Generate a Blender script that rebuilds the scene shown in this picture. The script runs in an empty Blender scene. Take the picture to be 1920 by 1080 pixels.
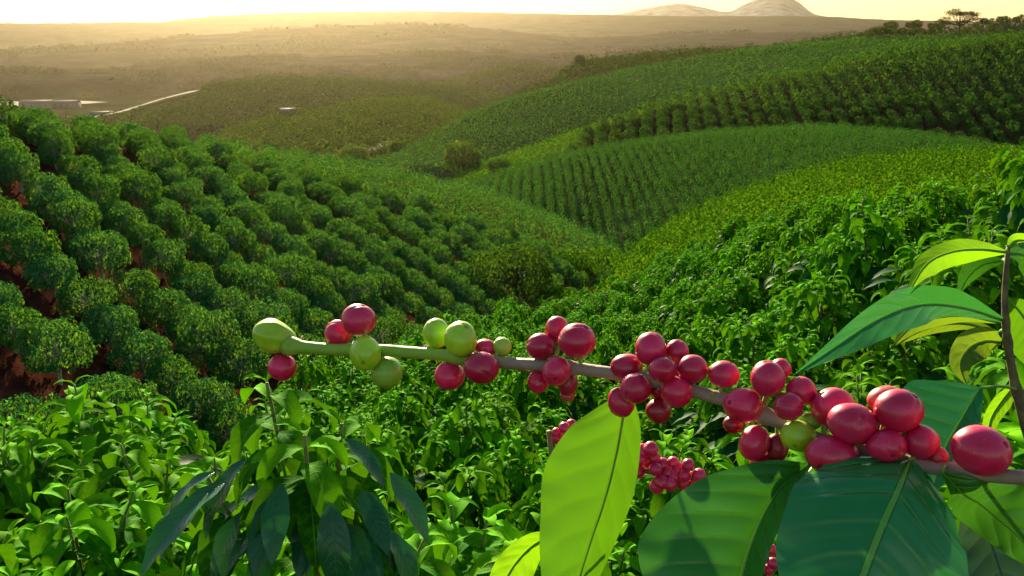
import bpy, math, random
import numpy as np

# ------------------------------------------------------------------ camera, sky, sun, exposure
sc = bpy.context.scene
COL = sc.collection
EYE = np.array([0.0, 0.0, 2.0])
PITCH = math.radians(15.17)
F = 35.0 / 36.0 * 1920.0
SUN_AZ = math.radians(-13.0)       # measured from +Y towards +X
SUN_EL = math.radians(18.0)

cam_d = bpy.data.cameras.new('camera')
cam_d.lens = 35.0; cam_d.sensor_width = 36.0
cam_d.clip_start = 0.05; cam_d.clip_end = 80000.0
cam = bpy.data.objects.new('camera', cam_d); COL.objects.link(cam)
cam.location = EYE; cam.rotation_euler = (math.pi/2 - PITCH, 0, 0)
sc.camera = cam

world = bpy.data.worlds.new('World'); sc.world = world; world.use_nodes = True
nt = world.node_tree; nt.nodes.clear()
sky = nt.nodes.new('ShaderNodeTexSky'); sky.sky_type = 'NISHITA'; sky.sun_disc = False
sky.sun_elevation = SUN_EL; sky.sun_rotation = SUN_AZ
sky.altitude = 0; sky.air_density = 1.25; sky.dust_density = 0.03; sky.ozone_density = 1.0
bg = nt.nodes.new('ShaderNodeBackground'); bg.inputs['Strength'].default_value = 0.05
wo = nt.nodes.new('ShaderNodeOutputWorld')
nt.links.new(sky.outputs[0], bg.inputs[0]); nt.links.new(bg.outputs[0], wo.inputs[0])

sun_d = bpy.data.lights.new('sun', 'SUN'); sun_d.energy = 5.0; sun_d.angle = math.radians(1.5)
sun_d.color = (1.0, 0.84, 0.56)
sun = bpy.data.objects.new('sun', sun_d); COL.objects.link(sun)
sun.rotation_euler = (math.pi/2 - SUN_EL, 0, -SUN_AZ + math.pi)
sun.location = (-10, 50, 30)

sc.view_settings.view_transform = 'Standard'; sc.view_settings.look = 'None'
sc.view_settings.exposure = 1.5; sc.view_settings.gamma = 1.0
sc.render.engine = 'CYCLES'
cy = sc.cycles
cy.use_denoising = True
cy.max_bounces = 6; cy.diffuse_bounces = 3; cy.glossy_bounces = 2; cy.transmission_bounces = 4
cy.transparent_max_bounces = 4; cy.volume_bounces = 0
cy.use_adaptive_sampling = True; cy.adaptive_threshold = 0.02
cy.caustics_reflective = False; cy.caustics_refractive = False
HAZE = 0.000026

# ------------------------------------------------------------------ pixel <-> world
cp, sp_ = math.cos(PITCH), math.sin(PITCH)
def ray(u, v):
    x = (np.asarray(u, float) - 960.0) / F; up = (540.0 - np.asarray(v, float)) / F
    return np.stack([x + 0*up, cp + up*sp_ + 0*x, -sp_ + up*cp + 0*x], -1)
def P(u, v, d):                      # d = depth along the camera axis
    return EYE + ray(u, v) * np.asarray(d, float)[..., None]
def azdep(u, v):
    r = ray(u, v)
    return np.arctan2(r[..., 0], r[..., 1]), np.arctan2(-r[..., 2], np.hypot(r[..., 0], r[..., 1]))
def proj(p):
    q = np.asarray(p, float) - EYE
    fwd = q[..., 1]*cp - q[..., 2]*sp_; up = q[..., 1]*sp_ + q[..., 2]*cp
    fwd = np.where(np.abs(fwd) < 1e-6, 1e-6, fwd)
    return 960 + F*q[..., 0]/fwd, 540 - F*up/fwd, fwd

# ------------------------------------------------------------------ terrain
def smooth_interp(x, xs, ys):        # monotone cubic (pchip-like)
    xs = np.asarray(xs, float); ys = np.asarray(ys, float)
    h = np.diff(xs); dl = np.diff(ys)/h
    m = np.zeros_like(ys); m[0] = dl[0]; m[-1] = dl[-1]
    for i in range(1, len(xs)-1):
        if dl[i-1]*dl[i] > 0:
            w1 = 2*h[i]+h[i-1]; w2 = h[i]+2*h[i-1]
            m[i] = (w1+w2)/(w1/dl[i-1]+w2/dl[i])
    x = np.clip(x, xs[0], xs[-1])
    k = np.clip(np.searchsorted(xs, x) - 1, 0, len(xs)-2)
    t = (x - xs[k])/h[k]
    return ((1+2*t)*(1-t)**2*ys[k] + t*(1-t)**2*h[k]*m[k] + t*t*(3-2*t)*ys[k+1] + t*t*(t-1)*h[k]*m[k+1])

class Hill:
    def __init__(s, name, crest, base, veg, g=1.5, back=0.45, w=0.15, front=0.35):
        s.name, s.veg, s.g, s.back, s.w, s.front = name, veg, g, back, w, front
        c = np.array(crest, float); b = np.array(base, float)
        s.ca, s.cd = azdep(c[:, 0], c[:, 1]); s.cr = np.log(c[:, 2])
        s.ba, s.bd = azdep(b[:, 0], b[:, 1]); s.br = np.log(b[:, 2])
    def tables(s, az):
        cd = smooth_interp(az, s.ca, s.cd); cr = smooth_interp(az, s.ca, s.cr)
        bd = smooth_interp(az, s.ba, s.bd); br = smooth_interp(az, s.ba, s.br)
        return cd, cr, np.maximum(bd, cd+1e-4), np.minimum(br, cr-0.05)
    def ground(s, az, r):            # height relative to the eye, and the position along the slope
        cd, cr, bd, br = s.tables(az)
        t = (np.log(r) - br)/(cr - br)
        tt = np.clip(t, 0, 1)
        dep = bd + (cd-bd)*(1-(1-tt)**s.g)
        rc, rb = np.exp(cr), np.exp(br)
        rr = np.clip(r, rb, rc)
        z = -rr*np.tan(dep)
        d = np.maximum(r-rc, 0); z = z - np.tan(cd)*d - s.back*d*d/(d + s.w*rc)
        d = np.maximum(rb-r, 0); z = z - s.front*d
        if s.name != 'near':         # ends of the ridge fall away sideways
            e = np.maximum(s.ca[0]-az, 0) + np.maximum(az-s.ca[-1], 0)
            z = z - r*np.minimum(e, .6)*.9
        return z - s.veg, t

HILLS = [
 Hill('near', [(-400,735,4.6),(0,735,4.4),(90,742,4.3),(200,762,4.6),(300,742,5.6),(400,728,6.8),(450,716,8),(560,680,10),(700,628,13),(800,602,15),(900,572,18),
               (1000,552,22),(1100,530,25),(1180,503,26),(1250,468,25),(1330,428,23),(1400,395,20),(1500,362,16),(1600,330,13),(1700,306,10.5),(1800,284,9),(1920,268,8),(2100,250,7.5)],
              [(-400,1150,1.15),(960,1150,1.15),(2100,1150,1.15)], 1.25, g=1.25, back=0.8, w=0.3, front=0.0),
 Hill('orchard', [(-400,150,80),(0,200,86),(100,212,92),(200,228,102),(350,246,120),(500,272,138),(650,293,150),(800,325,158),(950,365,160),(1050,405,155),(1150,455,145),(1220,505,135),(1350,620,120)],
                 [(-400,790,32),(0,770,34),(300,750,38),(500,700,44),(700,620,58),(850,575,72),(1000,540,88),(1100,525,105),(1220,520,120),(1350,640,112)], 2.1, g=1.5),
 Hill('spur', [(960,700,60),(1100,545,70),(1150,500,78),(1180,462,85),(1240,418,95),(1300,386,102),(1400,346,112),(1500,313,120),(1650,284,126),(1800,272,130),(2100,270,130)],
              [(960,720,40),(1180,525,55),(1300,480,58),(1400,420,62),(1700,340,70),(2100,300,75)], 1.6, g=1.2, back=0.3),
 Hill('field', [(650,450,200),(800,370,210),(850,345,214),(900,328,220),(1000,297,230),(1100,273,240),(1250,249,246),(1400,235,250),(1550,229,250),(1700,239,246),(1800,252,240),(1890,270,235),(2100,310,225)],
               [(650,480,150),(850,375,155),(1000,410,158),(1100,460,158),(1180,490,150),(1250,440,158),(1400,370,170),(1550,320,180),(1700,300,190),(2100,330,200)], 1.7, g=1.35),
 Hill('rows', [(1000,345,270),(1060,290,282),(1082,258,286),(1092,244,288),(1200,196,302),(1300,166,312),(1400,145,322),(1500,121,332),(1600,99,338),(1750,75,342),(1920,54,346),(2100,38,350)],
              [(1000,360,250),(1092,285,258),(1400,262,258),(2100,300,258)], 3.0, g=1.25),
 Hill('lit_spur', [(760,370,320),(850,330,330),(900,304,335),(1000,268,350),(1080,241,360),(1200,205,370),(1400,180,380)],
              [(760,380,280),(900,330,285),(1080,285,295),(1400,240,310)], 1.6, g=1.2),
 Hill('far_field', [(560,340,380),(680,300,410),(740,282,430),(800,254,450),(870,214,480),(930,189,500),(1000,169,520),(1100,145,540),(1240,115,560),(1350,96,575),(1450,82,585),(1640,67,600),(1750,64,610),(2100,66,620)],
              [(560,350,330),(740,305,345),(900,300,360),(1100,285,375),(1400,210,400),(1750,120,430),(2100,120,450)], 1.6, g=1.3),
 Hill('wood_ridge', [(900,210,670),(980,172,700),(1040,146,720),(1090,116,740),(1180,103,760),(1300,92,780),(1400,90,800),(1500,92,800),(1700,110,800)],
              [(900,220,600),(1300,140,620),(1700,150,620)], 4.0, g=1.3),
 Hill('left_ridge', [(330,290,560),(400,250,600),(440,236,620),(520,214,640),(640,194,660),(700,182,680),(780,179,700),(850,196,700),(930,240,690),(1000,290,680)],
              [(330,300,480),(640,290,470),(780,290,470),(1000,310,480)], 3.0, g=1.3),
 Hill('mid_ridge', [(60,240,880),(120,222,900),(200,208,920),(300,181,950),(360,165,980),(430,150,1000),(520,143,1020),(640,145,1040),(760,151,1050),(850,163,1060),(960,186,1060),(1060,220,1060)],
              [(60,250,800),(300,228,780),(500,225,760),(1060,240,780)], 5.0, g=1.3),
 Hill('plain_ridge', [(700,190,1500),(780,163,1500),(850,145,1500),(920,125,1500),(1000,120,1500),(1080,130,1500),(1200,160,1500)],
              [(700,200,1300),(1200,175,1300)], 6.0, g=1.3),
 Hill('plateau', [(1250,120,880),(1400,92,900),(1500,76,900),(1600,64,900),(1700,58,900),(1920,46,900),(2100,44,900)],
              [(1250,140,780),(2100,90,780)], 4.0, g=1.3),
 Hill('low_ridge', [(-300,150,2000),(0,132,2100),(200,126,2200),(450,110,2300),(700,102,2400),(950,98,2400),(1150,112,2400),(1400,128,2400),(2100,130,2400)],
              [(-300,165,1700),(2100,150,1800)], 0, g=1.4, back=.25),
 Hill('plain_swell', [(-300,110,3400),(0,96,3500),(300,73,3700),(560,52,3900),(760,45,4000),(900,52,4000),(1100,70,3900),(1300,62,3900),(1600,60,4000),(2100,60,4000)],
              [(-300,130,2800),(2100,100,2900)], 0, g=1.4, back=.2),
 Hill('horizon_ridge', [(-300,48,6200),(0,44,6200),(290,41,6200),(340,36,6300),(440,28,6500),(600,23,6600),(760,21,6700),(1000,25,6700),(1300,30,6700),(1500,30,6700),(1700,38,6700),(2100,42,6700)],
              [(-300,75,4800),(2100,62,5000)], 0, g=1.4, back=.2),
 Hill('mountain', [(1080,36,9500),(1160,26,9500),(1220,14,9500),(1275,7,9500),(1320,14,9500),(1360,22,9500),(1400,6,9800),(1430,-8,9800),(1465,-14,9800),(1495,2,9800),(1530,27,9800),(1600,36,9800)],
              [(1080,50,8500),(1600,50,8500)], 0, g=1.3, back=.3),
]
HI = {h.name: i for i, h in enumerate(HILLS)}
_bx = np.log([0.1, 4, 12, 25, 60, 150, 400, 1000, 3000, 9000, 60000])
_bz = np.array([-2.6, -4.0, -11, -17, -32, -50, -80, -105, -125, -135, -135])
def vnoise(x, y, s, seed=0):
    x = x/s; y = y/s
    xi = np.floor(x).astype(np.int64); yi = np.floor(y).astype(np.int64)
    def hsh(a, b):
        n = (a*374761393 + b*668265263 + seed*974634777) & 0xffffffff
        n = ((n ^ (n >> 13))*1274126177) & 0xffffffff
        return ((n ^ (n >> 16)) & 0xffff)/65535.0
    fx = x-xi; fy = y-yi; fx = fx*fx*(3-2*fx); fy = fy*fy*(3-2*fy)
    return (hsh(xi, yi)*(1-fx)+hsh(xi+1, yi)*fx)*(1-fy) + (hsh(xi, yi+1)*(1-fx)+hsh(xi+1, yi+1)*fx)*fy
def terrain(x, y):
    x = np.asarray(x, float); y = np.asarray(y, float)
    az = np.arctan2(x, y); r = np.maximum(np.hypot(x, y), 0.2)
    best = np.interp(np.log(r), _bx, _bz); idx = np.full(x.shape, -1); tt = np.zeros(x.shape)
    for i, h in enumerate(HILLS):
        z, t = h.ground(az, r)
        m = z > best
        best = np.where(m, z, best); idx = np.where(m, i, idx); tt = np.where(m, t, tt)
    amp = np.clip((r-300)/500, 0, 1)*np.clip(r/1500, .8, 3.5)
    n = (vnoise(x, y, 60, 1)-.5)*2*amp + (vnoise(x, y, 17, 2)-.5)*amp*.9
    n = n*np.clip((9000-r)/3000, .2, 1)
    return best + EYE[2] + n, idx, tt
def height(x, y): return terrain(x, y)[0]
_rs = np.exp(np.linspace(math.log(1.0), math.log(40000), 900))
def hit(u, v, rmin=1.0):             # first terrain point under a pixel
    a, d = azdep(u, v); a = float(a); d = float(d)
    rs = _rs[_rs > rmin]
    z = height(rs*math.sin(a), rs*math.cos(a)); zr = EYE[2] - rs*math.tan(d)
    k = int(np.argmax(z >= zr)) if (z >= zr).any() else len(rs)-1
    r = rs[k]; return np.array([r*math.sin(a), r*math.cos(a), z[k]])
def at(u, rr):                        # ground point on column u at horizontal range rr
    a = float(azdep(u, 200.0)[0])
    for _ in range(4):
        x, y = rr*math.sin(a), rr*math.cos(a)
        p = np.array([x, y, float(height(np.array([x]), np.array([y]))[0])])
        a += (u - float(proj(p)[0]))/F
    return p
# per-azimuth skyline table for culling what nothing shows of
_caz = np.linspace(math.radians(-34), math.radians(34), 240)
_cr = np.exp(np.linspace(math.log(1.0), math.log(2500), 260))
_A, _R = np.meshgrid(_caz, _cr, indexing='ij')
_T, _I, _ = terrain(_R*np.sin(_A), _R*np.cos(_A))
_veg = np.array([h.veg for h in HILLS] + [0.0])[_I]
_E = np.maximum.accumulate(np.arctan2(_T + _veg*0.55 - EYE[2], _R), axis=1)
def seen(x, y, ztop, margin=0.003):
    az = np.arctan2(x, y); r = np.hypot(x, y)
    ia = np.clip(np.round((az-_caz[0])/(_caz[1]-_caz[0])).astype(int), 0, len(_caz)-1)
    ir = np.clip(np.searchsorted(_cr, r*0.96) - 1, 0, len(_cr)-1)
    e = np.arctan2(ztop-EYE[2], r)
    u, v, f = proj(np.stack([x, y, ztop], -1))
    return (e > _E[ia, ir]-margin) & (u > -90) & (u < 2010) & (f > 0)

# ------------------------------------------------------------------ materials
def new_mat(name):
    m = bpy.data.materials.new(name); m.use_nodes = True
    n = m.node_tree; n.nodes.clear()
    return m, n
def N(n, typ, **kw):
    o = n.nodes.new(typ)
    for k, v in kw.items(): setattr(o, k, v)
    return o
def mathn(n, op, a, b=None, c=None):
    o = N(n, 'ShaderNodeMath', operation=op)
    for i, q in enumerate((a, b, c)):
        if q is None: continue
        if isinstance(q, (int, float)): o.inputs[i].default_value = q
        else: n.links.new(q, o.inputs[i])
    return o.outputs[0]
def mixc(n, f, a, b, blend='MIX'):
    o = N(n, 'ShaderNodeMix', data_type='RGBA', blend_type=blend)
    for i, q in ((0, f), (6, a), (7, b)):
        if isinstance(q, (int, float)): o.inputs[i].default_value = q
        elif isinstance(q, tuple): o.inputs[i].default_value = (*q, 1)
        else: n.links.new(q, o.inputs[i])
    return o.outputs[2]
def leaf_mat(name, old, young, back=None, trans=(0.30, 0.42, 0.03), tw=0.4, rough=0.38, spec=0.5, veins=0.0, nveins=9, vein_col=None, bump=0.0, vary=0.25):
    m, n = new_mat(name); L = n.links.new
    out = N(n, 'ShaderNodeOutputMaterial'); b = N(n, 'ShaderNodeBsdfPrincipled')
    b.inputs['Roughness'].default_value = rough; b.inputs['Specular IOR Level'].default_value = spec
    a = N(n, 'ShaderNodeAttribute', attribute_name='tint')
    col = mixc(n, a.outputs['Fac'], old, young)
    oi = N(n, 'ShaderNodeObjectInfo')
    hsv = N(n, 'ShaderNodeHueSaturation')
    L(mathn(n, 'MULTIPLY_ADD', oi.outputs['Random'], vary, 1-vary/2), hsv.inputs['Value'])
    L(mathn(n, 'MULTIPLY_ADD', oi.outputs['Random'], 0.02, 0.49), hsv.inputs['Hue'])
    L(col, hsv.inputs['Color']); col = hsv.outputs[0]
    geo = N(n, 'ShaderNodeNewGeometry')
    nz = None
    if veins > 0:
        uv = N(n, 'ShaderNodeUVMap'); sx = N(n, 'ShaderNodeSeparateXYZ'); L(uv.outputs[0], sx.inputs[0])
        s = mathn(n, 'ABSOLUTE', mathn(n, 'MULTIPLY_ADD', sx.outputs[0], 2.0, -1.0))
        ph = mathn(n, 'MULTIPLY', mathn(n, 'SUBTRACT', sx.outputs[1], mathn(n, 'MULTIPLY', mathn(n, 'POWER', s, 1.3), 0.16)), float(nveins))
        fr = mathn(n, 'PINGPONG', ph, 0.5)
        lat = mathn(n, 'SUBTRACT', 1.0, mathn(n, 'SMOOTH_MIN', mathn(n, 'MULTIPLY', fr, 9.0), 1.0, 0.3))
        lat = mathn(n, 'MAXIMUM', mathn(n, 'MULTIPLY', lat, mathn(n, 'SUBTRACT', 1.0, mathn(n, 'POWER', s, 3.0))), 0.0)
        mid = mathn(n, 'MAXIMUM', mathn(n, 'SUBTRACT', 1.0, mathn(n, 'MULTIPLY', s, 22.0)), 0.0)
        msk = mathn(n, 'MINIMUM', mathn(n, 'ADD', mathn(n, 'MULTIPLY', lat, 0.35), mathn(n, 'MINIMUM', mathn(n, 'MULTIPLY', mid, 3.0), 1.0)), 1.0)
        col = mixc(n, mathn(n, 'MULTIPLY', msk, veins), col, vein_col or (0.16, 0.36, 0.05))
        tc = N(n, 'ShaderNodeTexCoord'); nz = N(n, 'ShaderNodeTexNoise'); nz.inputs['Scale'].default_value = 60; nz.inputs['Detail'].default_value = 6
        L(tc.outputs['Object'], nz.inputs['Vector'])
        col = mixc(n, mathn(n, 'MULTIPLY', mathn(n, 'SUBTRACT', nz.outputs[0], 0.45), 0.9), col, tuple(min(1, q*1.5+.004) for q in young))
    if back:
        col = mixc(n, geo.outputs['Backfacing'], col, back)
    L(col, b.inputs['Base Color'])
    if bump > 0 and nz is not None:
        bp = N(n, 'ShaderNodeBump'); bp.inputs['Strength'].default_value = bump; bp.inputs['Distance'].default_value = 0.002
        hgt = mathn(n, 'SUBTRACT', mathn(n, 'MULTIPLY', nz.outputs[0], 0.25), mathn(n, 'MULTIPLY', msk, 0.6))
        L(hgt, bp.inputs['Height']); L(bp.outputs[0], b.inputs['Normal'])
    t = N(n, 'ShaderNodeBsdfTranslucent')
    L(mixc(n, 0.65, col, trans), t.inputs['Color'])
    mx = N(n, 'ShaderNodeMixShader'); mx.inputs[0].default_value = tw
    L(b.outputs[0], mx.inputs[1]); L(t.outputs[0], mx.inputs[2]); L(mx.outputs[0], out.inputs['Surface'])
    return m
def plain_mat(name, c1, c2, scale=8.0, rough=0.8, bump=0.3, dist=0.01, spec=0.3, detail=6):
    m, n = new_mat(name); L = n.links.new
    out = N(n, 'ShaderNodeOutputMaterial'); b = N(n, 'ShaderNodeBsdfPrincipled')
    b.inputs['Roughness'].default_value = rough; b.inputs['Specular IOR Level'].default_value = spec
    tc = N(n, 'ShaderNodeTexCoord'); z = N(n, 'ShaderNodeTexNoise'); z.inputs['Scale'].default_value = scale; z.inputs['Detail'].default_value = detail
    L(tc.outputs['Object'], z.inputs['Vector'])
    cr = N(n, 'ShaderNodeMapRange'); cr.inputs[1].default_value = .35; cr.inputs[2].default_value = .65
    L(z.outputs[0], cr.inputs[0])
    L(mixc(n, cr.outputs[0], c1, c2), b.inputs['Base Color'])
    if bump:
        bp = N(n, 'ShaderNodeBump'); bp.inputs['Strength'].default_value = bump; bp.inputs['Distance'].default_value = dist
        L(z.outputs[0], bp.inputs['Height']); L(bp.outputs[0], b.inputs['Normal'])
    L(b.outputs[0], out.inputs['Surface'])
    return m
def cherry_mat(name, c1, c2, blush, rough=0.36, coat=0.3):
    m, n = new_mat(name); L = n.links.new
    out = N(n, 'ShaderNodeOutputMaterial'); b = N(n, 'ShaderNodeBsdfPrincipled')
    b.inputs['Roughness'].default_value = rough
    b.inputs['Coat Weight'].default_value = coat; b.inputs['Coat Roughness'].default_value = 0.22
    b.inputs['Subsurface Weight'].default_value = 0.25; b.inputs['Subsurface Radius'].default_value = (0.004, 0.0015, 0.0008); b.inputs['Subsurface Scale'].default_value = 0.6
    tc = N(n, 'ShaderNodeTexCoord'); oi = N(n, 'ShaderNodeObjectInfo')
    mp = N(n, 'ShaderNodeVectorMath', operation='ADD'); L(tc.outputs['Object'], mp.inputs[0])
    cx = N(n, 'ShaderNodeCombineXYZ')
    for i in range(3): L(mathn(n, 'MULTIPLY', oi.outputs['Random'], 3.0+i), cx.inputs[i])
    L(cx.outputs[0], mp.inputs[1])
    z = N(n, 'ShaderNodeTexNoise'); z.inputs['Scale'].default_value = 110; z.inputs['Detail'].default_value = 4; L(mp.outputs[0], z.inputs['Vector'])
    z2 = N(n, 'ShaderNodeTexNoise'); z2.inputs['Scale'].default_value = 900; z2.inputs['Detail'].default_value = 3; L(mp.outputs[0], z2.inputs['Vector'])
    mr = N(n, 'ShaderNodeMapRange'); mr.inputs[1].default_value = .38; mr.inputs[2].default_value = .66; L(z.outputs[0], mr.inputs[0])
    col = mixc(n, mr.outputs[0], c1, c2)
    a = N(n, 'ShaderNodeAttribute', attribute_name='tint')          # 1 near the stalk end
    col = mixc(n, mathn(n, 'MULTIPLY', a.outputs['Fac'], 0.8), col, blush)
    sp = N(n, 'ShaderNodeMapRange'); sp.inputs[1].default_value = .66; sp.inputs[2].default_value = .74; L(z2.outputs[0], sp.inputs[0])
    col = mixc(n, mathn(n, 'MULTIPLY', sp.outputs[0], 0.25), col, (0.75, 0.45, 0.35))
    hsv = N(n, 'ShaderNodeHueSaturation'); L(mathn(n, 'MULTIPLY_ADD', oi.outputs['Random'], 0.5, 0.72), hsv.inputs['Value']); L(col, hsv.inputs['Color'])
    L(hsv.outputs[0], b.inputs['Base Color'])
    bp = N(n, 'ShaderNodeBump'); bp.inputs['Strength'].default_value = 0.25; bp.inputs['Distance'].default_value = 0.0006
    L(mathn(n, 'ADD', z.outputs[0], mathn(n, 'MULTIPLY', z2.outputs[0], 0.15)), bp.inputs['Height']); L(bp.outputs[0], b.inputs['Normal'])
    L(mathn(n, 'MULTIPLY_ADD', z.outputs[0], 0.4, rough-0.18), b.inputs['Roughness'])
    L(b.outputs[0], out.inputs['Surface'])
    return m
def ground_mat():
    m, n = new_mat('ground_cover'); L = n.links.new
    out = N(n, 'ShaderNodeOutputMaterial'); b = N(n, 'ShaderNodeBsdfPrincipled')
    b.inputs['Roughness'].default_value = 1.0; b.inputs['Specular IOR Level'].default_value = 0.0
    a = N(n, 'ShaderNodeAttribute', attribute_name='cover')
    tc = N(n, 'ShaderNodeTexCoord')
    col = a.outputs['Color']
    for s, k in ((1.3, .5), (0.09, .35), (0.011, .55)):
        z = N(n, 'ShaderNodeTexNoise'); z.inputs['Scale'].default_value = s; z.inputs['Detail'].default_value = 7; L(tc.outputs['Object'], z.inputs['Vector'])
        mr = N(n, 'ShaderNodeMapRange'); mr.inputs[1].default_value = .3; mr.inputs[2].default_value = .7; mr.inputs[3].default_value = 1-k; mr.inputs[4].default_value = 1+k; L(z.outputs[0], mr.inputs[0])
        v = N(n, 'ShaderNodeVectorMath', operation='SCALE'); L(col, v.inputs[0]); L(mr.outputs[0], v.inputs['Scale']); col = v.outputs[0]
    L(col, b.inputs['Base Color'])
    z = N(n, 'ShaderNodeTexNoise'); z.inputs['Scale'].default_value = 6; z.inputs['Detail'].default_value = 8; L(tc.outputs['Object'], z.inputs['Vector'])
    bp = N(n, 'ShaderNodeBump'); bp.inputs['Strength'].default_value = 0.6; bp.inputs['Distance'].default_value = 0.06
    L(z.outputs[0], bp.inputs['Height']); L(bp.outputs[0], b.inputs['Normal'])
    L(b.outputs[0], out.inputs['Surface'])
    return m

M = {}
M['ground'] = ground_mat()
M['bush'] = leaf_mat('coffee_bush_leaf', (0.004, 0.080, 0.005), (0.15, 0.47, 0.003), trans=(0.20, 0.52, 0.004), tw=0.16, rough=0.75, spec=.015, veins=0.6, nveins=8, vein_col=(.20,.42,.04), bump=.7)  # young tips are brighter; old tone also carries painted shade for dark gaps
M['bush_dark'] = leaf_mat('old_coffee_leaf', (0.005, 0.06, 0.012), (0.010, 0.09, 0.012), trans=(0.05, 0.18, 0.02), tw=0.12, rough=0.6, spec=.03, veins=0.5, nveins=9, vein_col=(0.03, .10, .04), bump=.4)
M['faraway'] = leaf_mat('far_wood_leaf', (0.018, 0.024, 0.012), (0.030, 0.036, 0.016), trans=(0.10, 0.10, 0.03), tw=0.2, rough=0.9, spec=.0)
M['pale'] = leaf_mat('pale_tree_leaf', (0.035, 0.090, 0.014), (0.08, 0.16, 0.02), trans=(0.28, 0.38, 0.02), tw=0.32, rough=0.9, spec=.0)
M['hang'] = leaf_mat('hanging_coffee_leaf', (0.005, 0.075, 0.016), (0.012, 0.13, 0.018), trans=(0.04, 0.18, 0.02), tw=0.12, rough=0.32, spec=.4, veins=0.7, nveins=10, vein_col=(0.05, .15, .06), bump=.9)
M['field'] = leaf_mat('field_bush_leaf', (0.006, 0.070, 0.020), (0.026, 0.14, 0.022), trans=(0.16, 0.36, 0.02), tw=0.25, rough=0.9, spec=.0)
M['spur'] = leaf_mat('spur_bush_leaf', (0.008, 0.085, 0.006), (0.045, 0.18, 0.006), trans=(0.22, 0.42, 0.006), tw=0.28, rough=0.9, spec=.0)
M['tree'] = leaf_mat('orchard_leaf', (0.004, 0.095, 0.032), (0.014, 0.185, 0.046), trans=(0.28, 0.54, 0.010), tw=0.28, rough=0.9, spec=.0)
M['rowtree'] = leaf_mat('row_tree_leaf', (0.006, 0.060, 0.014), (0.025, 0.13, 0.018), trans=(0.20, 0.34, 0.01), tw=0.26, rough=0.9, spec=.0)
M['forest'] = leaf_mat('forest_leaf', (0.012, 0.042, 0.010), (0.030, 0.075, 0.010), trans=(0.16, 0.20, 0.01), tw=0.24, rough=0.9, spec=.0)
M['hazy'] = leaf_mat('far_slope_leaf', (0.018, 0.060, 0.008), (0.05, 0.11, 0.010), trans=(0.20, 0.26, 0.01), tw=0.28, rough=0.9, spec=.0)
M['valley'] = leaf_mat('valley_tree_leaf', (0.010, 0.075, 0.006), (0.045, 0.18, 0.008), trans=(0.22, 0.46, 0.008), tw=0.3, rough=0.9, spec=.0)
M['bark'] = plain_mat('bark', (0.05, 0.032, 0.02), (0.12, 0.085, 0.055), 30, .85, .6, .004)
M['pale_bark'] = plain_mat('pale_bark', (0.25, 0.24, 0.19), (0.42, 0.40, 0.34), 12, .8, .5, .01)
M['twig'] = plain_mat('green_twig', (0.10, 0.13, 0.03), (0.20, 0.22, 0.06), 40, .7, .3, .002)

# ------------------------------------------------------------------ mesh helpers
def mesh_np(name, V, Q, mats, uv=None, tint=None, midx=None, smooth=True):
    me = bpy.data.meshes.new(name)
    V = np.asarray(V, np.float32); Q = np.asarray(Q, np.int32)
    k = Q.shape[1]
    me.vertices.add(len(V)); me.vertices.foreach_set('co', V.ravel())
    me.loops.add(Q.size); me.loops.foreach_set('vertex_index', Q.ravel())
    me.polygons.add(len(Q)); me.polygons.foreach_set('loop_start', np.arange(0, Q.size, k, dtype=np.int32))
    for m in (mats if isinstance(mats, (list, tuple)) else [mats]): me.materials.append(m)
    if midx is not None: me.polygons.foreach_set('material_index', np.asarray(midx, np.int32))
    if uv is not None:
        l = me.uv_layers.new(name='UVMap'); l.data.foreach_set('uv', np.asarray(uv, np.float32)[Q.ravel()].ravel())
    if tint is not None:
        at_ = me.attributes.new('tint', 'FLOAT', 'POINT'); at_.data.foreach_set('value', np.asarray(tint, np.float32))
    me.update(calc_edges=True); me.validate()
    if smooth: me.shade_smooth()
    return me
def link(name, me, parent=None, loc=None):
    o = bpy.data.objects.new(name, me); COL.objects.link(o)
    if parent is not None: o.parent = parent
    if loc is not None: o.location = loc
    return o
def tag(o, label=None, cat=None, group=None, kind=None):
    for k, v in (('label', label), ('category', cat), ('group', group), ('kind', kind)):
        if v: o[k] = v
    return o
def empty(name, loc, label, cat, group=None):
    o = bpy.data.objects.new(name, None); COL.objects.link(o); o.location = loc
    o.empty_display_size = 0.1
    return tag(o, label, cat, group)

class Geo:                            # collects pieces into one mesh
    def __init__(s): s.V, s.Q, s.U, s.T, s.M, s.n = [], [], [], [], [], 0
    def add(s, V, Q, U=None, T=None, m=0):
        V = np.asarray(V, float); Q = np.asarray(Q, int)
        s.V.append(V); s.Q.append(Q + s.n); s.n += len(V)
        s.U.append(U if U is not None else np.zeros((len(V), 2)) + (0.25, 0.5))
        s.T.append(T if T is not None else np.zeros(len(V)) + .3); s.M.append(np.full(len(Q), m))
    def mesh(s, name, mats):
        return mesh_np(name, np.concatenate(s.V), np.concatenate(s.Q), mats, np.concatenate(s.U), np.concatenate(s.T), np.concatenate(s.M))
    def arrays(s): return np.concatenate(s.V), np.concatenate(s.Q), np.concatenate(s.T)

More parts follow.
